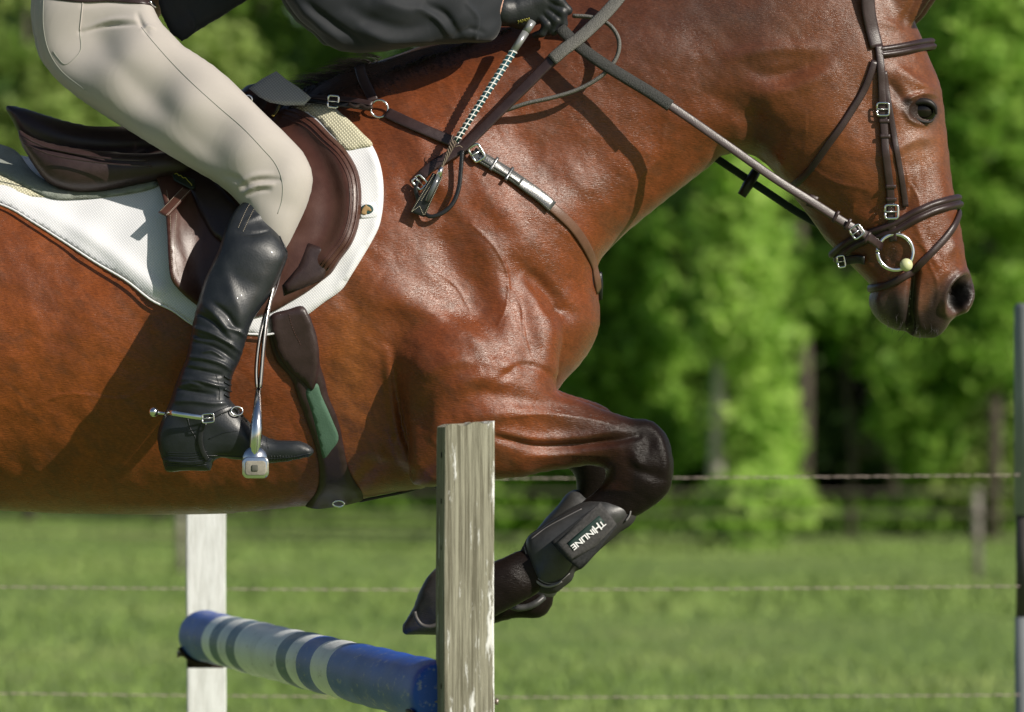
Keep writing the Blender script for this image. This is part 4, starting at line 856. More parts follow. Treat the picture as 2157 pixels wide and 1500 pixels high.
pad = empty('saddle_pad', W(400, 640, -.25), 'white saddle pad with cream mesh edging beneath the brown saddle', 'saddle pad')
def padwave(x, y, d): return relief(np.asarray(x,float), np.asarray(y,float), [([(0,400),(90,440),(190,500),(270,560),(330,610)], 16, 7, 0), ([(60,440),(170,450),(250,480)], 26, -5), ([(790,330),(806,420),(780,520),(720,600)], 14, 3, 0)])+.0012*np.sin(x/17.+y/31.)
padp = [(-170,330),(-150,300),(-60,300),(60,330),(220,330),(450,290),(560,215),(640,200),(697,222),(730,250),(764,283),(785,308),(799,340),(807,380),(807,432),(799,476),(787,502),(763,543),(740,580),(720,610),(684,636),(651,661),(610,690),(570,704),(533,704),(480,700),(413,687),(363,654),(320,633),(267,592),(200,552),(133,508),(67,466),(20,438),(-60,410),(-140,380)]
shell('pad_body', padp, .003, .007, white_c, pad, lvl=1, rim=8, extra=padwave, far=True, step=8)
shell('front_band', [(618,226),(650,214),(695,224),(732,250),(764,281),(785,305),(758,312),(727,316),(700,285),(668,250),(640,236)], .0095, .004, cream_c, pad, lvl=1, rim=6, edge=6)
shell('rear_band', [(-140,352),(-60,348),(0,366),(30,378),(62,398),(100,414),(60,414),(12,412),(-60,395),(-130,380)], .0105, .004, cream_c, pad, lvl=1, rim=6)
shell('fleece', [(-150,300),(-60,296),(0,304),(34,318),(70,362),(120,392),(180,402),(240,398),(330,380),(334,390),(240,413),(170,418),(110,418),(70,402),(30,382),(0,368),(-60,352),(-140,345)], .012, .010, grey_f, pad, lvl=1, rim=18)
MB().tube(pxline(padp[22:]+padp[:2], .013), .0022, 6).build('binding', white_c, pad)
# raised front corner of the half pad standing clear of the withers
cp_ = [(524,186),(552,166),(582,150),(604,168),(630,185),(656,206),(640,222),(600,222),(568,216),(545,204)]
Bq = [np.array(W(x, y, -.055-.11*max(0, (y-150)/80))) for x, y in cp_]
shell('half_pad_peak', cp_, 0, .006, mesh_cloth('grey_mesh', (.34, .34, .32), (.52, .52, .48), 70), pad, rim=4, step=8, edge=7, closed_smooth=False, dfun=lambda x, y: -.055-.0016*np.maximum(0, y-150))
# patch with a small horse-head emblem
em = shell('patch', [(757,431),(792,425),(794,457),(758,461)], .0105, .0018, white_c, pad, closed_smooth=False, rim=2, step=5)
gold = mat('tan_thread', (.34, .22, .10), .7, .3); navy = mat('dark_green_thread', (.02, .06, .055), .7, .3)
t_ = np.linspace(0, 2*math.pi, 24, endpoint=False)
shell('emblem_disc', [(773+13.5*math.cos(a), 441+10.5*math.sin(a)) for a in t_], .0123, .0008, navy, em, rim=2, step=4, edge=3)
shell('emblem_horse', [(760,450),(763,440),(768,434),(771,430),(774,434),(779,437),(783,443),(781,446),(775,443),(772,446),(773,451),(768,453)], .0133, .0008, gold, em, rim=1.5, step=3, edge=3, closed_smooth=False)
# ------------------------------------------------------------ saddle
sad = empty('saddle', W(400, 430, -.2), 'brown leather jumping saddle on the white pad under the rider', 'saddle')
seat_p = [(10,227),(14,221),(25,222),(50,227),(100,243),(150,257),(200,266),(255,266),(330,262),(420,240),(490,205),(525,178),(555,176),(580,188),(608,214),(612,232),(590,250),(560,300),(480,350),(400,352),(340,345),(250,350),(160,345),(90,325),(45,290),(36,276),(24,252)]
pan_p = [(37,270),(43,300),(63,337),(83,367),(100,385),(123,398),(173,408),(233,403),(283,393),(333,383),(400,372),(430,340),(400,318),(300,322),(200,316),(110,302),(60,285)]
sm_ = solid('seat', [Layer(seat_p, 0, h=.005, A=3.4, tmax=.165, k=.01), ], h=.005, hy=.008, smooth=8)
obj('seat', sm_, brown_d, sad)
obj('panel', solid('panel', [Layer(pan_p, -.175, h=.005, A=1.6, tmax=.075)], h=.005, smooth=6), brown_d, sad)
obj('panel', solid('panel', [Layer(pan_p, .175, h=.006, A=1.6, tmax=.075)], h=.006, smooth=6), brown_d, sad)
def flapx(x, y, d):
    r_ = relief(np.asarray(x,float), np.asarray(y,float), [([(640,255),(690,300),(722,360),(734,420),(724,490),(690,545)], 22, 13, 0), ([(600,250),(650,300),(690,360),(700,430),(690,490)], 30, -5, 0), ([(372,430),(372,500),(385,560)], 6, 2.5, 0), ([(395,440),(380,470),(376,540)], 8, -1.5)])
    return r_
flap_p = [(480,215),(535,190),(575,205),(603,223),(634,232),(663,250),(697,284),(730,318),(752,356),(760,390),(761,432),(754,480),(740,516),(718,546),(697,577),(683,588),(650,613),(610,637),(573,657),(520,672),(460,668),(410,640),(373,607),(360,587),(354,533),(352,490),(346,430),(334,388),(322,356),(335,330),(400,290)]
lift = lambda x, y: .046*np.clip((425-np.asarray(x, float))/85, 0, 1)**1.3*np.clip((np.asarray(y, float)-340)/70, 0, 1)*np.clip((680-np.asarray(y, float))/60, 0, 1)
shell('flap', flap_p, .013, .006, brown, sad, lvl=1, rim=7, extra=flapx, far=True, step=8, base=lift)
fe = lambda x, y: .013+.006+flapx(x, y, 0)+lift(x, y)
mb = MB()
for of, rr in ((8, .0021), (17, .0016), (24, .0010)):
    pts = [(603-of*.5,223+of),(634-of*.6,232+of),(663-of*.75,250+of*.8),(697-of*.85,284+of*.6),(730-of*.9,318+of*.45),(752-of,356+of*.25),(760-of,390+of*.1),(761-of,432),(754-of,480-of*.2),(740-of,516-of*.4),(718-of,546-of*.5),(697-of*.9,572-of*.6)]
    Q = catmull(pts, 6, False); mb.tube(Wn(Q[:, 0], Q[:, 1], depth(Q[:, 0], Q[:, 1])-fe(Q[:, 0], Q[:, 1])), rr, 6)
mb.build('piping', brown, sad)
mb = MB(); Q = catmull([(351,400),(358,450),(360,500),(361,550),(368,590)], 5, False); P = Wn(Q[:, 0], Q[:, 1], depth(Q[:, 0], Q[:, 1])-fe(Q[:, 0], Q[:, 1])); stitch(mb, P, np.tile([0, -1., 0], (len(P), 1)), .0003)
Q = catmull([(372,450),(368,500),(370,550),(378,585)], 5, False); P = Wn(Q[:, 0], Q[:, 1], depth(Q[:, 0], Q[:, 1])-fe(Q[:, 0], Q[:, 1])); stitch(mb, P, np.tile([0, -1., 0], (len(P), 1)), .0003)
mb.build('stitching', thread, sad)
shell('blocks_cover', [(650,512),(697,528),(696,556),(680,588),(640,606),(600,622),(596,600),(630,560)], .020, .004, brown_d, sad, lvl=1, rim=4, closed_smooth=False)
# skirt and keeper over the stirrup bar
skirt = shell('skirt', [(300,292),(340,300),(420,350),(470,400),(520,470),(500,520),(455,500),(425,455),(400,400),(370,375),(340,360),(318,340)], .024, .006, brown_d, sad, lvl=1, rim=6, base=lambda x, y: .9*lift(x, y))
shell('label_plate', [(362,360),(410,378),(412,396),(404,400),(366,380)], .040, .0015, mat('dark_green_plate', (.012, .02, .012), .4), sad, rim=2, step=5, closed_smooth=False)
# the plate's gold writing, an unreadable signature
sg = MB(); sg.tube(pxline([(368,367),(372,365),(377,370),(380,369),(386,375),(390,374),(396,381),(402,387),(404,391)], .0425, 2), .0007, 5); sg.build('signature', mat('gold_print', (.55, .48, .06), .5), sad)
mb = MB(); P, N = lay([(395,402),(378,420),(362,438),(346,455),(340,452)][:4], .028, 4); P = P+np.stack([0*P[:, 0], -np.linspace(.022, .044, len(P)), 0*P[:, 0]], 1); ribbon(mb, P, .021, .004, N); kp = mb.build('keeper_strap', brown, sad)
mb = MB(); Bv = np.cross(np.gradient(P, axis=0), N); Bv /= np.linalg.norm(Bv, axis=1)[:, None]
for s_ in (-.008, .008): stitch(mb, P+Bv*s_, N, .0042)
mb.build('stitching', thread, kp)
mb = MB(); ring(mb, W(522, 210, -.178), .008, .0018); mb.build('dee_ring', steel, sad)
MB().tube(catmull([tuple(W(x, y, -.205-.0001*(x-40))) for x, y in [(44,285),(90,308),(150,322),(230,334),(310,338)]], .02, False), .0022, 6).tube(catmull([tuple(W(x, y, -.225-.0001*(x-40))) for x, y in [(50,302),(100,324),(160,336),(240,346),(320,350)]], .02, False), .0018, 6).build('piping', brown_d, sad)
# ------------------------------------------------------------ stirrup leather and iron
stp = empty('stirrup', W(540, 960, -0.395), 'polished stirrup iron on a doubled leather holding the rider\'s boot', 'stirrup')
mb = MB()
for (pts, dy) in (([(590,520,-.272),(575,600,-0.345),(562,660,-0.370),(554,720,-0.385),(549,780,-0.392),(546,818,-0.395)], 0), ([(595,520,-.270),(580,600,-0.340),(558,660,-0.367),(544,720,-0.383),(538,780,-0.391),(540,818,-0.395)], .012)):
    Q = catmull(pts, 8, False); P = np.array([W(a, b, c+dy) for a, b, c in Q]); ribbon(mb, P, .0048, .020, np.tile([.25, -.97, 0], (len(P), 1)))
mb.build('leather', brown_d, stp); Qs = catmull([(592,520,-0.336),(577,600,-0.374),(563.5,660,-0.399),(556,720,-0.414),(551,780,-0.421),(548,816,-0.424)], 8, False); MB().tube([W(a, b, c) for a, b, c in Qs], .0019, 6).build('edge_glint', mat('sun_glint', (.62, .6, .58), .25, .6, metal=.6), stp); Qs = catmull([(560,660,-0.382),(546,720,-0.398),(540,780,-0.406),(541,816,-0.410)], 8, False); MB().tube([W(a, b, c) for a, b, c in Qs], .0016, 6).build('edge_glint', bpy.data.materials['sun_glint'], stp)  # pale tubes added for the sun glint along the leather's edges
mb = MB()
def bar(mb, pts, w0, w1, th):
    P = np.array([W(a, b, c) for a, b, c in pts]); ribbon(mb, P, np.linspace(w0, w1, len(P)), th, np.tile([0, -1., 0], (len(P), 1)))
Q = catmull([(543,818,-0.395),(543,840,-0.420),(542,870,-0.443),(540,905,-0.453),(538,935,-0.453),(536,962,-0.447)], 6, False)
P = np.array([W(a, b, c) for a, b, c in Q]); mb.tube(P, np.interp(np.arange(len(P)), [0, 3, len(P)*.55, len(P)-1], [.005, .0065, .0115, .0115]), 12)
Q = catmull([(543,818,-0.395),(545,850,-0.370),(545,890,-0.353),(543,930,-0.350),(541,962,-0.353)], 6, False); mb.tube(np.array([W(a, b, c) for a, b, c in Q]), .006, 10)
mb.build('arch', steel, stp)
mb = MB(); a = W(537, 968, -0.460)
mb.tube([W(537, 966, -0.460), W(538, 966, -0.345)], .0225, 24)
st_ = mb.build('footplate', steel, stp)
tre = mat('tread_rubber', (.27, .25, .21), .7, .3, nscale=90, namp=.2, bump=.6, bscale=600)
def rrect(name, c, w_, h_, d_, r_, m, parent, tilt=0):
    """rounded block, face towards the camera"""
    prof = []
    for (sx, sy) in ((1, 1), (-1, 1), (-1, -1), (1, -1)):
        for q in range(7):
            a = math.atan2(sy, sx)-math.pi/4+q*math.pi/12; prof.append((sx*(w_/2-r_)+r_*math.cos(a), sy*(h_/2-r_)+r_*math.sin(a)))
    k = len(prof); V = []; Fc = []; e = min(.002, d_*.4)
    for (y, s_) in ((d_, 1), (0+e, 1), (0+e*.3, 1-e*.9/w_), (0, 1-2.5*e/w_)):
        for (x, z) in prof: V.append((c[0]+x*s_, c[1]+y, c[2]+z*s_))
    for i in range(3):
        for j in range(k): Fc.append((i*k+j, i*k+(j+1) % k, (i+1)*k+(j+1) % k, (i+1)*k+j))
    Fc += [tuple(range(k))[::-1], tuple(3*k+j for j in range(k))]
    return obj(name, raw_mesh(name, V, Fc), m, parent)
c = W(538, 985, -0.467); rrect('tread_frame', (c.x, c.y, c.z), .050, .040, .012, .011, steel, stp); rrect('tread', (c.x, c.y-.003, c.z-.001), .039, .027, .004, .006, tre, stp)
rrect('tread_stud', (c.x-.001, c.y-.005, c.z-.001), .012, .012, .003, .002, mat('dark_tread', (.09, .09, .075), .7), stp)
# ------------------------------------------------------------ girth
gir = empty('girth', W(690, 900, -.25), 'dark brown leather girth with a green elastic panel', 'girth')
shell('girth_body', [(572,668),(567,700),(570,728),(583,762),(613,798),(629,842),(650,900),(666,950),(673,1000),(668,1032),(655,1052),(643,1066),(665,1072),(700,1069),(738,1062),(765,1052),(762,1036),(748,1015),(733,984),(724,940),(716,900),(706,868),(693,838),(684,800),(674,768),(671,730),(662,695),(652,664),(640,648),(600,654)], .002, .008, brown_d, gir, lvl=1, rim=7, far=True)
shell('elastic', [(645,822),(668,808),(676,830),(700,885),(713,925),(697,950),(682,966),(672,930),(657,870)], .0095, .002, mat('green_elastic', (.075, .145, .10), .7, .3, bump=.5, bscale=300), gir, rim=3, step=7)
shell('billet_guard', [(571,664),(606,652),(638,645),(652,668),(665,700),(671,735),(672,770),(668,800),(657,823),(645,812),(628,796),(606,775),(588,748),(576,715),(569,690)], .0115, .005, brown_d, gir, rim=5)
mb = MB(); stitch(mb, pxline([(608,662),(614,685),(622,705),(630,720),(634,730)], .0168), np.tile([0, -1., 0], (40, 1))[:len(pxline([(608,662),(614,685),(622,705),(630,720),(634,730)], .0168))], 0, r=.0006, seg=.005); mb.build('stitching', brown, gir)
mb = MB(); mb.tube([W(a, b, c_) for a, b, c_ in catmull([(757,1056,-.03),(800,1047,-.02),(850,1037,-.01),(905,1024,0),(950,1030,0),(1040,1000,0)], 10, False)], .003, 6); mb.build('lower_strap', black_l, gir)
mb = MB(); ring(mb, W(713, 1061, -.11), .011, .0018, sz=.5); mb.build('dee_ring', steel, gir)
# ------------------------------------------------------------ breastplate
bp_ = empty('breastplate', W(980, 320, -.2), 'dark leather breastplate with ring and buckle across the shoulder', 'breastplate')
def strap(name, pts, wpx, th, m, parent, off=.001, lvl=1, stit=False, puff=0, step=7):
    P, N = lay(pts, off, step, lvl); mb = MB(); ribbon(mb, P, wpx/1110., th, N, puff=puff); o = mb.build(name, m, parent)
    if stit:
        Bv = np.cross(np.gradient(P, axis=0), N); Bv /= np.linalg.norm(Bv, axis=1)[:, None]; ms = MB()
        for s_ in (-1, 1): stitch(ms, P+Bv*s_*(wpx/1110.*.5-.0025), N, th*.93, r=.0004)
        ms.build('stitching', thread, o)
    return o
rp = W(799, 229, float(depth(799, 229))-.012)
mb = MB(); ring(mb, rp, .0165, .0022); mb.build('ring', steel, bp_)
strap('wither_strap', [(757,140),(764,165),(776,190),(786,212)], 22, .003, brown_d, bp_, .012)
strap('chest_strap', [(815,238),(860,259),(910,281),(965,304),(990,316)], 25, .004, brown_d, bp_, .006)
strap('saddle_strap', [(585,228),(596,212),(620,205),(660,206),(700,209),(745,213),(785,220)], 14, .004, brown_d, bp_, .030)
strap('saddle_strap', [(586,230),(600,218),(640,214),(690,218),(740,224),(782,230)], 11, .004, black_l, bp_, .026)
mb = MB(); buckle(mb, W(702, 214, float(depth(702, 214))-.037), 5, .020, .022, .002); mb.build('buckle', steel, bp_)
MB().tube([W(a, b, float(depth(a, b))-.032) for a, b in catmull([(600,212),(590,222),(583,236),(574,246)], 4, False)], .0035, 8).build('saddle_hook', mat('brass', (.6, .42, .12), .25, .5, metal=1), bp_)
MB().tube([W(a, b, float(depth(a, b))-.034) for a, b in catmull([(735,220),(748,226),(760,222),(772,228),(785,226)], 4, False)], .004, 8).build('chain_link', metal_dark, bp_)
gl = mat('polished_leather', (.055, .06, .065), .22, .6, nscale=30, namp=.2, coat=1, bump=.25, bscale=500)
cs_ = strap('shoulder_strap', [(996,322),(1030,342),(1070,366),(1110,394),(1140,416),(1163,436)], 27, .005, gl, bp_, .007, stit=True)
strap('billet', [(1012,328),(1050,352),(1082,372),(1098,384)], 17, .003, gl, bp_, .0125, stit=True)
for a in ((1040,346),(1072,367)): strap('keeper', [(a[0]+8,a[1]-13),(a[0]-8,a[1]+13)], 7, .004, gl, cs_, .0135, step=4)
mb = MB(); buckle(mb, W(1004, 322, float(depth(1004, 322))-.016), -30, .022, .030, .003); mb.build('buckle', steel, bp_)
strap('breast_strap', [(1150,426),(1180,452),(1208,480),(1232,515),(1248,550),(1256,585),(1260,612)], 22, .004, mat('tan_leather', (.13, .062, .038), .42, .5, nscale=40, namp=.2, bump=.3, bscale=400), bp_, .003)
MB().tube([W(a, b, c_) for a, b, c_ in [(1262,575,-.012),(1264,600,0),(1263,630,.012)]], .006, 8).build('breast_buckle', black_l, bp_)
# ------------------------------------------------------------ bridle
br = empty('bridle', W(1860, 300, -.1), 'dark brown leather bridle with padded noseband on the horse\'s head', 'bridle')
strap('headpiece', [(1826,-60),(1827,-20),(1829,20),(1836,60),(1846,100)], 30, .005, brown_d, br, .004)
strap('cheekpiece', [(1850,95),(1854,130),(1857,175),(1859,225),(1862,270),(1865,317),(1870,360),(1875,400),(1877,445),(1880,495),(1882,508)], 17, .004, brown_d, br, .006)
strap('noseband_hanger', [(1862,150),(1869,200),(1879,260),(1889,320),(1898,370),(1905,415),(1908,436)], 13, .003, brown_d, br, .003)
strap('throatlatch', [(1842,128),(1834,155),(1820,190),(1796,230),(1770,270),(1748,300),(1727,330),(1704,360),(1680,384),(1664,398)], 15, .004, brown_d, br, .004)
for (x, y) in ((1862,255),(1864,287),(1876,393),(1877,420)): strap('keeper', [(x-11,y),(x+11,y)], 8, .0035, brown_d, br, .0095, step=4)
mb = MB(); buckle(mb, W(1860, 230, float(depth(1860, 230))-.013), 0, .023, .024, .0022); mb.build('buckle', steel, br)
mb = MB(); buckle(mb, W(1878, 446, float(depth(1878, 446))-.013), 0, .025, .026, .0026); mb.build('buckle', steel, br)
def band(name, pts, y0, y1, wd, th, m, puff, off=.003, split=False):
    P, N = loop(pts, y0, y1, off); mb = MB()
    if split:
        T = np.roll(P, -1, 0)-np.roll(P, 1, 0); T /= np.linalg.norm(T, axis=1)[:, None]; B = np.cross(T, N)
        ribbon(mb, P, wd, th*.6, N, True, puff=0)
        for s_ in (-.24, .24): ribbon(mb, P+B*wd*s_+N*th*.4, wd*.42, th*.5, N, True, puff=.9)
    else: ribbon(mb, P, wd, th, N, True, puff=puff)
    return mb.build(name, m, br)
band('browband', [(1836,112),(1860,110),(1890,105),(1920,99),(1945,95),(1964,93)], -.09, -.012, .023, .005, brown_d, 0, .004, True)
band('noseband', [(1758,540),(1790,515),(1830,496),(1870,484),(1905,468),(1940,448),(1975,434),(2005,426),(2020,424)], -.012, -.010, .027, .006, brown_d, 0, .004, True)
band('flash_strap', [(1834,608),(1860,604),(1900,585),(1935,558),(1965,528),(1992,498),(2010,470),(2018,445)], -.012, -.018, .014, .004, brown_d, .3, .004)
strap('noseband_tab', [(1764,551),(1785,548),(1806,545),(1822,548)], 20, .005, black_l, br, .010)
mb = MB(); buckle(mb, W(1772, 551, float(depth(1775, 545))-.018), -10, .014, .022, .002); mb.build('buckle', steel, br)
# bit
bit = empty('bit', W(1885, 530, -.08), 'loose ring snaffle bit with a pale cheek ball at the corner of the mouth', 'bit')
yb = float(depth(1885, 535, 2))-.020
mb = MB(); ring(mb, W(1886, 531, yb), .0345, .0040, n=60, nrm=(.12, -1, .05)); mb.build('ring', steel, bit)
ball('mouthpiece_end', W(1909, 558, yb-.006), .0125, mat('pale_rubber', (.62, .64, .36), .45, .5), bit)
MB().tube([W(1909, 558, yb), W(1915, 560, -yb)], .007, 10).build('mouthpiece', steel, bit)
mb = MB(); ring(mb, W(1886, 531, -yb), .0345, .0040, n=50); mb.build('ring', steel, bit)
# ------------------------------------------------------------ reins: taut part, grip loop and hanging end
rn = empty('reins', W(1300, 150, -.2), 'brown leather reins with grey rubber grips running from bit to glove', 'reins')
def free(name, pts, wpx, th, m, parent, nrm=(0.15, -.95, .25), puff=0, step=8, round_=False, mb=None):
    Q = catmull(pts, step, False); P = np.array([W(a, b, c_) for a, b, c_ in Q])
    own = mb is None; mb = mb or MB()
    if round_: mb.tube(P, wpx/2220., 10)
    else:
        N = np.tile(np.array(nrm, float), (len(P), 1)); ribbon(mb, P, wpx/1110., th, N, puff=puff)
    return mb.build(name, m, parent) if own else P
free('rein', [(1395,212,-.215),(1440,242,-.21),(1530,305,-.20),(1640,382,-.185),(1714,428,-.17),(1780,470,-.155),(1830,500,-.14),(1856,520,yb-.004)], 19, .004, brown_d, rn)
g1 = free('rubber_grip', [(1180,60,-.19),(1215,95,-.2),(1267,133,-.21),(1330,172,-.213),(1373,198,-.215),(1412,224,-.215)], 26, .007, mat('shaded_rubber_grip', (.045, .045, .043), .6, .35, nscale=420, namp=.45, bump=1.0, bscale=520, bdist=.003), rn, puff=.3)  # same grip rubber, its shade painted in as a darker colour
g2 = free('rubber_grip', [(1330,-40,-.17),(1303,-2,-.18),(1280,25,-.19),(1250,55,-.2),(1215,86,-.21),(1185,108,-.215),(1163,127,-.215)], 28, .006, rubber, rn, puff=.25, nrm=(-.25, -.9, .3))
free('rein_end', [(1166,124,-.213),(1110,180,-.215),(1050,238,-.218),(1010,278,-.222),(973,312,-.228),(940,332,-.232),(910,350,-.236),(888,372,-.24)], 22, .004, brown_d, rn, nrm=(-.2, -.95, .2))
free('buckle_loop', [(882,378,-.243),(876,398,-.245),(880,415,-.245),(888,440,-.245),(905,456,-.25),(930,450,-.252),(952,432,-.25),(966,400,-.245),(971,360,-.24),(974,318,-.234)], 9, .006, black_l, rn, nrm=(-.2, -.9, .0))
mb = MB(); buckle(mb, W(884, 384, -.248), 45, .024, .020, .0022); mb.build('buckle', steel, rn)
free('grip_loop', [(1208,34,-.16),(1240,36,-.165),(1270,44,-.17),(1292,62,-.18),(1304,88,-.19),(1300,118,-.195),(1280,148,-.2),(1250,172,-.2),(1210,192,-.2),(1160,207,-.2),(1110,218,-.2),(1062,234,-.195),(1045,239,-.19)], 9, .012, rubber, rn, nrm=(0, -1, 0), puff=.3)
stp2 = free('rein', [(1500,328,.13),(1560,368,.125),(1620,408,.12),(1684,450,.11),(1760,490,.10),(1840,520,.085)], 17, .004, mat('green_rubber', (.015, .035, .025), .6), rn)
MB().tube([W(1598, 352, .115), W(1578, 386, .11), W(1562, 412, .11)], [.009, .011, .009], 8).build('rein_stop', black_l, rn)
free('rein_strap', [(1706,436,-.165),(1716,412,-.168)], 20, .005, brown_d, rn)
mb = MB(); buckle(mb, W(1805, 488, -.157), -35, .022, .022, .002); mb.build('buckle', steel, rn)
for (x, y) in ((1760,456),(1785,472),(1826,500)): free('keeper', [(x-6,y+12,-.163),(x+7,y-11,-.163)], 7, .005, brown_d, rn)
# ------------------------------------------------------------ riding crop
cr = empty('riding_crop', W(1000, 240, -.22), 'short riding crop with white wrapped shaft and black leather tip, held in the glove', 'riding crop')
A_ = np.array(W(1122, 45, -.205)); B_ = np.array(W(960, 298, -.262))
def along(t): return A_+(B_-A_)*t
MB().tube([along(0), along(.09)], .0076, 14).tube([along(.09), along(.25)], [.0074, .0068], 14).build('handle', mat('silver_grey', (.32, .33, .33), .3, .5, metal=.5), cr)
MB().tube([along(.25), along(.6), along(1)], [.0068, .0063, .0053], 14).build('shaft', mat('teal_braid', (.012, .06, .075), .4, .5), cr)
mb = MB(); T = (B_-A_)/np.linalg.norm(B_-A_); u = np.cross(T, [0, 1, 0]); u /= np.linalg.norm(u); v_ = np.cross(T, u)
Q = [along(.25+.75*i/900)+(u*math.cos(i*2*math.pi/900*20)+v_*math.sin(i*2*math.pi/900*20))*(.0068-.0013*i/900) for i in range(901)]
mb.tube(Q, .0015, 5); mb.tube([along(.25+.75*i/30)+v_*(.0064-.0011*i/30) for i in range(31)], .0010, 5)
mb.build('white_wrap', mat('white_braid', (.78, .78, .76), .4, .5), cr)
mb = MB()
for k in range(5):
    ph = k*1.3; mb.tube([W(957+7*math.sin(i*.9+ph)*(1-i/16)-i*2.1, 296+i*4.5, -.264-.003*math.cos(i*.9+ph)) for i in range(15)], .0011, 5)
mb.tube([W(a, b, -.266) for a, b in catmull([(956,300),(951,292),(954,284)], 3, False)], .0009, 5); mb.tube([W(a, b, -.266) for a, b in catmull([(958,310),(968,307),(974,311)], 3, False)], .0009, 5)
mb.build('knot', mat('twine', (.22, .17, .13), .8), cr)
MB().tube([W(930,352,-.266), W(924,372,-.267)], [.0045, .006], 10).build('ferrule', steel, cr)
dfc = lambda x, y: -.262-0*x-.0*y
tipp = [(911,364),(933,371),(894,458),(864,447)]
tp_ = shell('leather_tip', tipp, 0, .004, black_l, cr, rim=3, step=5, closed_smooth=False, dfun=dfc)
tube_ = MB().tube([W(925,368,-.268), W(899,424,-.268)], .0048, 10).build('tip_core', mat('shiny_grey', (.10, .11, .12), .2, .6, coat=1), tp_)
mb = MB()
for seg in ([(914,367),(867,446)], [(931,373),(893,455)], [(867,446),(884,434)], [(884,434),(893,455)], [(920,370),(886,424)]):
    P = np.array([W(a+(b_-a)*t, c0+(d_-c0)*t, -.2668) for t in np.linspace(0, 1, 20) for (a, c0), (b_, d_) in [seg]]); stitch(mb, P, np.tile([0, -1., 0], (20, 1)), .0003, seg=.0032, r=.0005)
mb.build('stitching', mat('cream_thread', (.6, .55, .42), .8), tp_)
# ------------------------------------------------------------ leg boots
def leg_depth(x, y): return depth(x, y, 1)
tb = empty('tendon_boot', W(1240, 1130, -.2), 'black tendon boot with a lettered strap on the near foreleg', 'leg boot')
blk = mat('black_shell', (.045, .045, .046), .40, .5, nscale=60, namp=.3, bump=.2, bscale=300, rvar=.08)
felt = mat('black_strap', (.030, .031, .032), .9, .2, nscale=200, namp=.5, bump=.8, bscale=900, bdist=.001)
boot_p = [(1238,1052),(1262,1043),(1287,1042),(1310,1048),(1330,1056),(1342,1066),(1343,1080),(1334,1102),(1302,1125),(1280,1145),(1257,1165),(1240,1185),(1224,1200),(1213,1203),(1206,1222),(1193,1233),(1170,1250),(1152,1252),(1132,1246),(1114,1224),(1104,1200),(1096,1183),(1089,1168),(1095,1160),(1101,1150),(1113,1128),(1135,1112),(1153,1100),(1187,1078),(1212,1064)]
cc = [(1290,1060,-.145),(1200,1140,-.14),(1140,1210,-.14)]
obj('liner', solid('liner', [Layer(boot_p, -.14, h=.004, A=1.15, tmax=.058, c_cp=cc)], h=.0035, smooth=4), mat('black_neoprene', (.035, .033, .032), .75, .3, bump=.5, bscale=500), tb)
sh_p = [(1112,1130),(1135,1115),(1155,1101),(1190,1080),(1225,1063),(1258,1052),(1290,1052),(1318,1060),(1328,1075),(1322,1092),(1290,1118),(1262,1140),(1235,1165),(1212,1190),(1196,1216),(1172,1232),(1150,1236),(1132,1228),(1118,1205),(1110,1180),(1106,1150)]
o = obj('shell', solid('shell', [Layer(sh_p, -.148, h=.004, A=1.7, tmax=.068, c_cp=[(a, b, c_-.008) for a, b, c_ in cc])], h=.0035, smooth=4), blk, tb)
ba = BVHTree.FromObject(o, bpy.context.evaluated_depsgraph_get()); bl_ = BVHTree.FromObject(bpy.data.objects['liner'], bpy.context.evaluated_depsgraph_get())
def bd(x, y):
    x = np.atleast_1d(np.asarray(x, float)); y = np.atleast_1d(np.asarray(y, float)); out = []
    for a, b_ in zip(x, y):
        hs_ = [q_.ray_cast(eye0, (W(a, b_, -.15)-eye0).normalized())[0] for q_ in (ba, bl_)]; hs_ = [q_.y for q_ in hs_ if q_ is not None]; out.append(min(hs_) if hs_ else np.nan)
    out = np.array(out); m_ = np.nanmax(out) if (~np.isnan(out)).any() else -.15; return np.where(np.isnan(out), m_, out)
# the strap is a flat plane resting on the shell
def pl(x, y): return -.2235+.00006*(np.asarray(x, float)-1230)-.00010*(np.asarray(y, float)-1130)+((( (np.asarray(x,float)-1233)*.62+(np.asarray(y,float)-1128)*.78))/60)**2*.010
shell('strap', [(1265,1058),(1298,1102),(1300,1108),(1256,1165),(1222,1200),(1207,1190),(1193,1178),(1160,1142),(1168,1136)], 0, .003, felt, tb, rim=3, closed_smooth=False, dfun=lambda x, y: pl(x, y)+.004, step=8)
sw = shell('strap_top', [(1265,1058),(1299,1104),(1256,1150),(1203,1182),(1170,1144)], .001, .003, mat('grey_strap', (.062, .060, .060), .9, .2, nscale=200, namp=.4, bump=.8, bscale=900, bdist=.001), tb, rim=3, closed_smooth=False, dfun=pl, step=8)
nm = shell('name_panel', [(1262,1086),(1274,1100),(1207,1160),(1194,1144)], .0045, .001, mat('dark_green_panel', (.006, .028, .022), .6), tb, rim=2, closed_smooth=False, dfun=pl, step=6)
cu = bpy.data.curves.new('lettering', 'FONT'); cu.body = 'THINLINE'; cu.size = .0158; cu.extrude = .0005; cu.align_x = 'CENTER'; cu.align_y = 'CENTER'; cu.offset = .0003; cu.space_character = .92
to = bpy.data.objects.new('lt', cu); C.objects.link(to); dg = bpy.context.evaluated_depsgraph_get(); tm = bpy.data.meshes.new_from_object(to.evaluated_get(dg)); bpy.data.objects.remove(to)
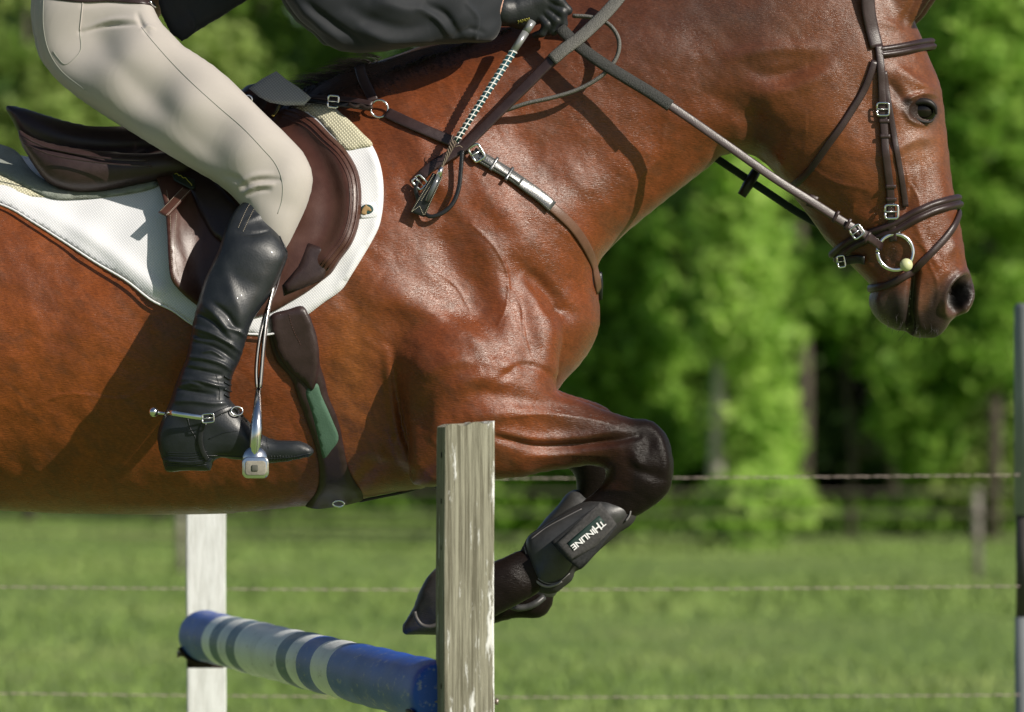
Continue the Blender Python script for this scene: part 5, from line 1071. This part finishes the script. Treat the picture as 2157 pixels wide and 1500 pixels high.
# taller L in the middle of the word
vx = np.empty(len(tm.vertices)*3, np.float32); tm.vertices.foreach_get('co', vx); vx = vx.reshape(-1, 3)
h0, h1 = vx[:, 1].min(), vx[:, 1].max(); wx0, wx1 = vx[:, 0].min(), vx[:, 0].max()
pa_ = list(range(len(vx)))
def root(i):
    while pa_[i] != i: pa_[i] = pa_[pa_[i]]; i = pa_[i]
    return i
for e_ in tm.edges: pa_[root(e_.vertices[0])] = root(e_.vertices[1])
rt = np.array([root(i) for i in range(len(vx))]); isl = sorted(set(rt), key=lambda r_: vx[rt == r_, 0].mean())
Lm = rt == isl[4]; cL = vx[Lm].mean(0); vx[Lm, 1] = (vx[Lm, 1]-(h0+h1)/2)*1.42+(h0+h1)/2-.0006; vx[Lm, 0] = (vx[Lm, 0]-cL[0])*1.12+cL[0]
wd = math.hypot(1275-1206, 1098-1152)/1110.; sc_ = wd/(wx1-wx0); vx[:, 0] *= sc_
c0 = np.array([1239., 1127.]); bx = np.array([-.78, .625]); up = np.array([.625, .78])   # baseline runs down-left, letter tops point down-right (photo axes)
pxx = c0[0]+(vx[:, 0]*bx[0]+vx[:, 1]*up[0])*1110; pyy = c0[1]+(vx[:, 0]*bx[1]+vx[:, 1]*up[1])*1110
co = Wn(pxx, pyy, pl(pxx, pyy)-.0062); co[:, 1] -= vx[:, 2]
tm.vertices.foreach_set('co', co.astype(np.float32).ravel()); tm.update(); obj('lettering', tm, mat('white_print', (.80, .80, .80), .6), tb)
# rolled edges of the boot
mb = MB(); Q = catmull([(1113,1185),(1120,1208),(1132,1226),(1150,1235),(1170,1232),(1183,1224)], 4, False); mb.tube(Wn(Q[:, 0], Q[:, 1], bd(Q[:, 0], Q[:, 1])-.003), .0028, 6); mb.build('edge_roll', mat('grey_rubber', (.17, .16, .16), .45, .5), tb); mb = MB()
Q = catmull([(1322,1058),(1328,1072),(1326,1086),(1318,1098)], 4, False); mb.tube(Wn(Q[:, 0], Q[:, 1], bd(Q[:, 0]-4, Q[:, 1])-.002), .0020, 6)
mb.build('edge_roll', bpy.data.materials['grey_rubber'], tb)
mb = MB()
for pts in ([(1104,1150),(1112,1180),(1122,1204),(1138,1222),(1160,1230),(1180,1224),(1200,1208)], [(1118,1136),(1150,1112),(1190,1090),(1225,1072)]):
    Q = catmull(pts, 4, False); MB().tube(Wn(Q[:, 0], Q[:, 1], bd(Q[:, 0], Q[:, 1])-.0002), .0011, 6).build('seam', bpy.data.materials['grey_rubber'], tb)
tf = empty('tendon_boot', W(1150, 1130, .15), 'black tendon boot on the far foreleg, mostly hidden', 'leg boot')
fb_p = [(1206,1032),(1235,1040),(1268,1075),(1240,1130),(1205,1190),(1180,1240),(1160,1262),(1130,1268),(1092,1262),(1080,1235),(1100,1180),(1130,1115),(1165,1075)]
obj('shell', solid('shell', [Layer(fb_p, .145, h=.005, A=1.1, tmax=.056)], h=.005, smooth=4), blk, tf)
mb = MB(); mb.tube([W(a, b, c_) for a, b, c_ in catmull([(1068,1272,.11),(1085,1280,.10),(1110,1279,.10),(1130,1270,.10),(1145,1258,.11)], 5, False)], .007, 8); mb.build('edge_roll', blk, tf)
# hoof rim (shoe edge) on the near fore
mb = MB(); mb.tube([W(a, b, -.190) for a, b in catmull([(873,1288),(877,1302),(888,1316),(905,1320),(925,1314),(950,1306)], 4, False)], .0042, 8)
mb.build('hoof_edge', mat('hoof_grey', (.055, .05, .048), .5), horse)
# ------------------------------------------------------------ mane and forelock hair
hm = mat('dark_hair', (.016, .011, .009), .4, .5, nscale=90, namp=.3)
mb = MB(); hr = np.random.default_rng(3)
for k in range(260):
    t = hr.uniform(0, 1); x = 655+t*150; y = 186-t*60+hr.uniform(-8, 14); l = hr.uniform(40, 95); a = hr.uniform(-.02, .32); yy = hr.uniform(-.05, .05)
    P = [W(x-l*s_*math.cos(a), y-l*s_*math.sin(a)*.35+14*s_*s_*hr.uniform(.0, .5)-6*math.sin(s_*3), yy*(1-s_*.4)) for s_ in np.linspace(0, 1, 8)]
    mb.tube(P, np.linspace(.0007, .00015, 8), 3)
for k in range(420):
    x = hr.uniform(640, 1150); top = 190-(x-640)*.36; P = [W(x+hr.uniform(-6, 6)*s_*3-30*s_, top-4+46*s_, -.012-.10*s_**.8) for s_ in np.linspace(0, 1, 6)]
    mb.tube(P, np.linspace(.0016, .0005, 6), 3)
mb.build('mane', hm, horse)
mb = MB()
for k in range(3):
    r0 = hr.uniform(14, 24); P = [W(1768+r0*math.cos(a)+k*1.5, 14+r0*.9*math.sin(a)+hr.uniform(-1, 1), float(depth(1770, 70))-.012-.004*math.sin(a*2)) for a in np.linspace(1.3+k*.05, 4.8, 12)]
    mb.tube(P, np.linspace(.0009, .0004, 12), 3)
mb = MB()
for k in range(120):
    x = hr.uniform(1865, 1900); P = [W(x+s_*hr.uniform(18, 50), -8+s_*hr.uniform(20, 52)-(x-1865)*.4, -.045-.012*math.sin(s_*3)) for s_ in np.linspace(0, 1, 7)]
    mb.tube(P, np.linspace(.0010, .0003, 7), 3)
mb.build('forelock', hm, horse)

mb = MB()
for k in range(34):
    x0 = hr.uniform(1832, 1990); y0 = 668+hr.uniform(-8, 26) if x0 < 1905 else 700+hr.uniform(-14, 8); a_ = hr.uniform(.9, 2.2); l = hr.uniform(12, 30); yy = float(depth(x0, y0-12))-.001
    mb.tube([W(x0+math.cos(a_)*l*s_-4*s_*s_, y0-6+math.sin(a_)*l*s_, yy-.006*s_) for s_ in (0, .35, .7, 1)], [.0004, .00035, .0003, .0002], 3)
mb.build('whiskers', hm, horse)
fo = mat('foam', (.62, .66, .42), .35, .5, bump=.8, bscale=500); 
for k in range(10):
    y0 = 600+k*10.5+hr.uniform(-3, 3); x0 = 1916-.04*(y0-600)+hr.uniform(-5, 6); ball('foam', W(x0, y0, float(depth(x0, y0, 0))+.002), hr.uniform(.0006, .0017), fo, horse, (1, .7, hr.uniform(.8, 1.8)), 10)
# ------------------------------------------------------------ rider
rd_ = empty('person', W(300, 200, -.1), 'rider in beige breeches, dark coat, black gloves and tall black boots', 'person')
skin = mat('skin', (.50, .27, .19), .5, .4, nscale=40, namp=.08)
br_m = mat('beige_breeches', (.45, .415, .385), .8, .25, nscale=9, namp=.05, bump=.35, bscale=900, bdist=.0006, sheen=.25)
coat_m = mat('dark_coat', (.012, .0145, .019), .7, .3, nscale=20, namp=.2, bump=.4, bscale=700, bdist=.0007, sheen=.12)
boot_m = mat('riding_boot_leather', (.016, .019, .023), .43, .45, nscale=26, namp=.3, bump=.35, bscale=300, rvar=.09, bdist=.0009, coat=.15)
leg_p = [(100,-80),(76,-45),(67,33),(72,73),(83,120),(107,155),(150,196),(207,236),(253,265),(300,295),(360,332),(417,366),(467,396),(500,425),(520,450),(535,500),(560,560),(585,545),(607,532),(633,484),(653,440),(665,398),(666,380),(650,337),(610,290),(560,243),(520,203),(467,153),(417,117),(385,96),(378,88),(362,70),(343,50),(333,35),(318,0),(308,-40),(280,-80)]
leg_c = [(180,-100,-.07),(180,50,-.12),(300,170,-.20),(430,270,-.258),(560,350,-.300),(630,400,-.318),(590,500,-.325)]
FOLD = [([(170,68),(220,55),(262,52),(300,50)], 5, -5), ([(180,62),(230,44),(280,40)], 6, 4), ([(175,12),(230,4),(290,10)], 6, -3), ([(290,30),(300,55),(312,72)], 5, -4), ([(300,62),(312,56),(325,60)], 4, 4),
 ([(508,398),(530,383),(560,378),(588,378)], 5, -5), ([(515,405),(540,392),(575,389)], 4, 5), ([(522,412),(545,402),(568,400)], 4, -4), ([(500,390),(530,372),(570,366)], 6, 3), ([(470,370),(500,380),(520,400)], 8, -3),
 ([(190,60),(260,150),(350,240),(430,310),(490,370)], 26, -4), ([(250,50),(340,150),(440,240),(520,310)], 34, 3)]
def rpost(folds, wav=.0003, back=0.0):
    def f(v, n):
        x, y = PX(v); d = relief(x, y, folds)+wav*np.sin(v[:, 0]*60+np.sin(v[:, 2]*45)*2)*np.sin(v[:, 2]*52)
        return v+n*(d*np.clip(np.abs(n[:, 1])*1.5, 0, 1)*(n[:, 1] < .2))[:, None]
    return f
def mirror_copy(name, me, m, parent):
    q = me.copy(); v, _ = mesh_np(me); v[:, 1] *= -1; q.vertices.foreach_set('co', v.astype(np.float32).ravel()); q.flip_normals(); q.materials.clear(); return obj(name, q, m, parent)
hips = [(90,-90),(72,-50),(66,20),(80,90),(120,150),(200,190),(280,130),(330,60),(322,0),(305,-40),(280,-90)]
bm_ = solid('breeches', [Layer(hips, 0, h=.006, A=1.8, tmax=.165), Layer(leg_p, -.16, h=.005, A=.85, tmax=.085, c_cp=leg_c, k=.02), Layer(leg_p, .16, h=.007, A=.72, tmax=.085, c_cp=[(a, b, -c_) for a, b, c_ in leg_c], k=.02)], h=.005, hy=.007, smooth=6, sub=1, post=rpost(FOLD))
brs = obj('breeches', bm_, br_m, rd_)
bvr = BVHTree.FromObject(brs, bpy.context.evaluated_depsgraph_get())
def onto(bv, pts, off=.001, step=5):
    Q = catmull(pts, step, False); out = []
    for a, b in Q:
        h = bv.ray_cast(eye0, (W(a, b, -.2)-eye0).normalized())
        if h[0] is not None: out.append(np.array(h[0])+np.array(h[1])*off*(1 if h[1].y < 0 else -1))
    return np.array(out)
seam_m = mat('grey_green_seam', (.30, .31, .27), .8); mb = MB()
for pts in ([(298,58),(320,85),(360,130),(410,180),(460,225),(510,268),(550,310),(580,345),(594,380),(594,420),(585,450)], [(176,-10),(172,30),(168,65),(170,105),(155,125),(137,136),(122,122),(112,108)], [(92,-20),(92,60),(104,110),(130,150),(180,190)]):
    P = onto(bvr, pts, .0003); 
    if len(P) > 2: mb.tube(P, .0007, 5)
mb.build('seam', seam_m, brs)
mb = MB(); P = onto(bvr, [(176,-15),(172,30),(168,65)], .0006); mb.tube(P, .0012, 5); mb.build('pocket_welt', br_m, brs)
# tall boot
boot_p = [(530,414),(541,411),(552,414),(567,431),(580,478),(607,533),(598,567),(574,617),(548,655),(533,680),(521,717),(506,765),(494,788),(489,822),(488,842),(507,862),(520,880),(552,912),(575,924),(600,926),(633,928),(655,938),(665,950),(660,960),(640,966),(583,976),(540,975),(500,969),(462,966),(452,972),(448,990),(400,992),(352,993),(346,975),(338,950),(333,918),(340,893),(350,868),(360,845),(368,820),(377,795),(393,758),(402,715),(410,670),(420,630),(430,595),(445,560),(460,527),(470,495),(480,467),(496,438),(512,424)]
bc = [(540,430,-.328),(520,560,-.365),(470,680,-.385),(440,800,-.393),(400,950,-.397),(520,940,-.40),(640,950,-.407)]
BF = [([(405,690),(440,700),(480,722),(510,745)], 5, 6), ([(400,720),(440,728),(475,745),(500,765)], 6, -6), ([(396,752),(430,755),(470,768),(492,785)], 5, 6), ([(392,775),(425,782),(465,790)], 5, -5), ([(385,800),(420,802),(455,812),(480,815)], 5, 6), ([(378,820),(410,826),(450,832)], 5, -5), ([(372,845),(410,845),(450,850),(480,848)], 5, 4),
 ([(430,640),(460,670),(480,700),(495,730)], 8, 5), ([(450,640),(480,665),(500,700)], 7, -5), ([(470,560),(490,620),(505,660),(508,700)], 14, 4), ([(500,488),(530,492),(565,488)], 4, -3), ([(510,470),(545,455),(560,450)], 6, 2),
 ([(340,968),(400,975),(445,968)], 3, 2, 0), ([(415,660),(450,680),(470,700)], 5, -4), ([(425,742),(445,738),(468,752)], 4, 4), ([(480,690),(505,700),(518,712)], 5, 5), ([(400,700),(420,712),(445,716)], 4, -3), ([(380,812),(400,808),(425,814)], 4, 4)]
bo = solid('tall_boot', [Layer(boot_p, -.35, h=.004, A=.85, tmax=.058, c_cp=bc, A_cp=[(520,500,.9),(440,800,.95),(380,930,.5),(600,950,1.0)])], h=.0042, smooth=4, sub=1, post=rpost(BF, .0009))
bto = obj('tall_boot', bo, boot_m, rd_); mirror_copy('tall_boot', bo, boot_m, rd_)
bvb = BVHTree.FromObject(bto, bpy.context.evaluated_depsgraph_get())
mb = MB()
for pts in ([(512,488),(530,450),(545,424)], [(502,480),(520,440),(536,416)]):
    stitch(mb, onto(bvb, pts, .0004), np.tile([0, -1., 0], (60, 1))[:len(onto(bvb, pts))], 0, r=.0005)
mb.build('stitching', thread, bto)
MB().tube(onto(bvb, [(536,413),(552,417),(568,435),(580,476),(592,505),(604,531)], .0005), .0013, 6).build('top_binding', boot_m, bto)
for pts in ([(338,962),(390,966),(440,960),(500,962),(560,966),(620,962),(660,953)], [(545,912),(548,925),(552,940)], [(560,918),(562,930),(565,945)], [(395,880),(402,905),(412,922),(414,940)], [(440,925),(470,912),(500,908)], [(455,790),(462,815),(462,842)]): MB().tube(onto(bvb, pts, .0002), .0010, 5).build('seam', boot_m, bto)
for k in range(7): MB().tube(onto(bvb, [(350,953+k*4.6),(400,955+k*4.6),(436,951+k*4.6)], .0001), .0008, 4).build('heel_layer', boot_m, bto)
mb = MB()
for k in range(14): mb.tube(onto(bvb, [(572+k*6,960),(571+k*6,970)], .0001, 3), .0009, 4) if len(onto(bvb, [(572+k*6,960),(571+k*6,970)], .0001, 3)) > 1 else None
mb.build('welt', boot_m, bto)
mb = MB()
for k in range(4): MB().tube(onto(bvb, [(472,792+k*13),(482,798+k*13),(489,797+k*13)], .002, 3), .0016, 6).build('lace', boot_m, bto)
for k in range(5): MB().tube(onto(bvb, [(500+k*9,868+k*10),(506+k*9,862+k*10),(511+k*9,872+k*10)], .0015, 3), .0012, 5).build('lace', boot_m, bto)
mb = MB(); ring(mb, W(499, 866, -.433), .011, .0016, sx=1.0, sz=.75, nrm=(.3, -1, .2)); mb.build('lace_ring', steel, bto)
# spur and its strap
sp = empty('spur', W(380, 872, -0.435), 'roller spur with a steel ball, strapped round the boot heel', 'spur')
ball('spur_ball', W(324, 868, -0.397), .0092, steel, sp); MB().tube([W(330, 869, -0.397), W(345, 871, -0.397), W(356, 872, -0.405)], [.004, .0028, .004], 10).build('neck', steel, sp)
Q = catmull([(352,872,-0.400),(358,870,-0.430),(380,873,-0.450),(405,877,-0.456),(428,880,-0.456)], 4, False); P = np.array([W(a, b, c_) for a, b, c_ in Q]); mb = MB(); ribbon(mb, P, .0095, .0025, np.tile([-.2, -1., 0], (len(P), 1)), puff=.3); mb.build('band', steel, sp)
mb = MB(); buckle(mb, W(438, 881, -0.458), -5, .022, .016, .0016); mb.build('buckle', steel, sp)
mb = MB(); P = onto(bvb, [(432,890),(425,905),(422,925),(425,945),(432,960),(438,968)], .001); ribbon(mb, P, .0095, .003, np.tile([0, -1., 0], (len(P), 1)))
P = onto(bvb, [(446,878),(465,868),(485,862),(500,866)], .001); ribbon(mb, P, .0095, .0025, np.tile([0, -1., .1], (len(P), 1))); mb.build('strap', black_l, sp)
# coat: torso, upper arm, forearm and the hanging front corner
torso = [(84,-18),(68,-60),(80,-140),(140,-260),(250,-410),(400,-530),(520,-560),(620,-500),(640,-400),(600,-250),(520,-100),(430,-10),(360,-6),(325,-16),(250,-18),(160,-18)]
tail = [(325,-60),(333,0),(336,20),(345,45),(357,68),(372,82),(384,90),(400,78),(417,67),(440,52),(467,37),(500,15),(530,-5),(560,-60),(520,-120),(400,-120)]
uarm = [(640,-500),(560,-470),(520,-380),(520,-200),(560,-60),(598,-5),(612,18),(634,46),(668,72),(696,98),(740,90),(780,40),(790,-40),(760,-200),(720,-380)]
farm = [(590,-20),(612,18),(634,46),(666,72),(690,96),(715,112),(760,118),(820,112),(880,102),(930,97),(985,93),(1020,92),(1042,84),(1056,60),(1062,25),(1064,0),(1050,-40),(980,-60),(860,-90),(760,-120),(640,-100)]
CF = [([(740,20),(790,45),(850,60),(900,55)], 16, -8), ([(760,60),(820,85),(900,88)], 10, 6), ([(880,20),(920,40),(945,70)], 7, 6), ([(900,10),(938,30),(965,72)], 8, -6), ([(985,8),(1005,40),(1000,85)], 5, 4), ([(800,5),(860,20),(900,10)], 14, 7), ([(620,0),(660,40),(720,90)], 9, 7), ([(650,10),(700,50),(760,90)], 9, -7), ([(960,80),(990,60),(1020,70)], 6, -4), ([(400,30),(410,55),(395,80)], 6, 5), ([(370,10),(380,50)], 10, -4)]
cm = solid('coat', [Layer(torso, 0, h=.009, A=2.2, tmax=.185), Layer([(400,-500),(560,-540),(660,-490),(670,-340),(560,-280),(420,-330)], -.14, h=.009, A=.9, tmax=.1, k=.05), Layer([(400,-500),(560,-540),(660,-490),(670,-340),(560,-280),(420,-330)], .14, h=.009, A=.9, tmax=.1, k=.05), Layer(tail, -.12, h=.006, A=.16, tmax=.03, k=.02), Layer(uarm, -.27, h=.008, A=.8, tmax=.062, k=.03), Layer([(a-10, b) for a, b in uarm], .22, h=.01, A=.8, tmax=.062, k=.03),
  Layer(farm, -.2, h=.006, A=.9, tmax=.058, k=.025, c_cp=[(640,0,-.275),(800,20,-.27),(950,20,-.235),(1050,20,-.19)]), Layer([(a+25, b-60) for a, b in farm], .17, h=.008, A=.9, tmax=.055, k=.025)], h=.0055, hy=.007, smooth=6, sub=1, post=rpost(CF, .0018))
obj('coat', cm, coat_m, rd_)
def sdf_mesh(name, caps, h, k=.004, flat=None, smooth=2):
    """smooth union of tapered capsules (a, b, ra, rb)"""
    pts = np.array([c[0] for c in caps]+[c[1] for c in caps]); r_ = max(max(c[2], c[3]) for c in caps)
    lo = pts.min(0)-r_-4*h; hi = pts.max(0)+r_+4*h; ax_ = [np.arange(lo[q], hi[q]+h, h) for q in range(3)]
    X, Y_, Z = np.meshgrid(*ax_, indexing='ij'); g = None
    for c in caps:
        a, b = np.array(c[0], float), np.array(c[1], float); d = b-a; L_ = (d*d).sum()+1e-12
        t = np.clip(((X-a[0])*d[0]+(Y_-a[1])*d[1]+(Z-a[2])*d[2])/L_, 0, 1); rr = c[2]+(c[3]-c[2])*t
        G = rr-np.sqrt((X-a[0]-t*d[0])**2+(Y_-a[1]-t*d[1])**2+(Z-a[2]-t*d[2])**2)
        g = G if g is None else smax(G, g, c[4] if len(c) > 4 else k)
    v, f = nets(g, *ax_); return raw_mesh(name, lap(v, f, smooth), f)
def w3(x, y, Y): return tuple(W(x, y, Y))
# bare body under the clothes: head, neck, trunk, arms and wrists as one surface
bodyc = [(w3(620,-700,0), w3(640,-640,0), .085, .078), (w3(640,-640,0), w3(655,-600,-.0), .07, .05), (w3(600,-620,0), w3(540,-500,0), .05, .06), (w3(520,-440,0), w3(430,-250,0), .08, .08), (w3(430,-250,0), w3(240,20,0), .08, .08),
 (w3(520,-430,-.12), w3(640,-380,-.25), .045, .04), (w3(640,-380,-.25), w3(680,10,-.27), .045, .036), (w3(680,10,-.27), w3(1040,18,-.19), .036, .026), (w3(1040,18,-.19), w3(1085,22,-.168), .025, .024),
 (w3(520,-430,.14), w3(620,-380,.2), .05, .045), (w3(620,-380,.2), w3(690,-50,.2), .045, .036), (w3(690,-50,.2), w3(1085,-50,.13), .036, .024)]
body_o = obj('body', sdf_mesh('body', bodyc, .0085, .02, smooth=4), skin, rd_)
# gloved hands: palm, four fingers closed on the rein, thumb on top
def hand(sg, dx=0, dy=0, h=.0022):
    q = lambda x, y, Y: w3(x+dx, y+dy, Y*sg)
    cp = [(q(1064,26,-.185), q(1100,20,-.172), .0265, .028, .01), (q(1098,14,-.176), q(1140,2,-.176), .027, .024, .012), (q(1096,36,-.170), q(1142,24,-.168), .024, .022, .012), (q(1075,22,-.17), q(1060,22,-.188), .0265, .0275, .006)]
    for i, (kx, ky, mx_, my_, tx, ty, r0) in enumerate([(1146,-8,1178,2,1196,22,.0098), (1150,6,1184,26,1186,50,.0100), (1144,18,1172,44,1166,66,.0098), (1134,28,1152,52,1142,70,.0088)]):
        Y0 = -.182+.002*i
        cp += [(q(kx-22,ky,Y0+.004), q(kx,ky,Y0-.004), r0+.002, r0+.001, .006), (q(kx,ky,Y0-.004), q(mx_,my_,Y0-.010), r0+.0008, r0, .003), (q(mx_,my_,Y0-.010), q(tx,ty,Y0-.004), r0, r0-.0012, .003), (q(tx,ty,Y0-.004), q(tx-14,ty+4,Y0+.012), r0-.001, r0-.002, .003)]
    cp += [(q(1105,-14,-.186), q(1140,-26,-.192), .014, .0115, .008), (q(1140,-26,-.192), q(1172,-22,-.192), .0115, .0105, .003), (q(1172,-22,-.192), q(1196,-10,-.19), .0105, .009, .003)]
    return sdf_mesh('glove', cp, h)
gm_ = mat('glove_leather', (.016, .018, .021), .45, .45, nscale=40, namp=.3, bump=.5, bscale=260, bdist=.001)
gl1 = obj('glove', hand(1), gm_, rd_); obj('glove', hand(-1, 10, -75, .0032), gm_, rd_)
bvg = BVHTree.FromObject(gl1, bpy.context.evaluated_depsgraph_get())
gp = MB()
for k in range(6):
    P = onto(bvg, [(1091+k*4.4,48-k*1.2),(1092+k*4.4,43-k*1.2),(1093.5+k*4.4,48-k*1.2)] if k % 2 else [(1090+k*4.4,44-k*1.2),(1093+k*4.4,44-k*1.2),(1091+k*4.4,50-k*1.2)], .0006, 2)
    if len(P) > 1: gp.tube(P, .0006, 4)
if gp.n: gp.build('print', mat('yellow_print', (.45, .42, .08), .5), gl1)
# helmet and hair
obj('helmet', sdf_mesh('helmet', [(w3(590,-735,0), w3(640,-735,0), .102, .098), (w3(660,-700,0), w3(735,-690,0), .03, .012, .02)], .008, .02, smooth=3), mat('helmet_black', (.02, .02, .022), .5), rd_)
obj('hair', sdf_mesh('hair', [(w3(560,-660,0), w3(540,-600,0), .05, .04), (w3(540,-600,0), w3(530,-585,0), .045, .035)], .008, .02, smooth=3), mat('brown_hair', (.08, .045, .025), .6), rd_)
# belt with check trim
blt = MB(); P = []; Nn = []
for a, b in catmull([(96,-14),(130,-8),(180,-4),(230,-6),(280,-2),(318,4)], 6, False):
    h_ = bvr.ray_cast(eye0, (W(a, b, -.2)-eye0).normalized())
    if h_[0] is not None: P.append(np.array(h_[0])); Nn.append(np.array(h_[1]))
if len(P) > 2: ribbon(blt, P, .020, .003, np.array(Nn)); blt.build('belt', brown_d, rd_)
mb = MB(); mb.tube(onto(bvr, [(312,6),(322,14),(330,22)], .004, 3), .003, 6) if len(onto(bvr, [(312,6),(322,14),(330,22)], .004, 3)) > 1 else None
if mb.n: mb.build('belt_buckle', steel, rd_)
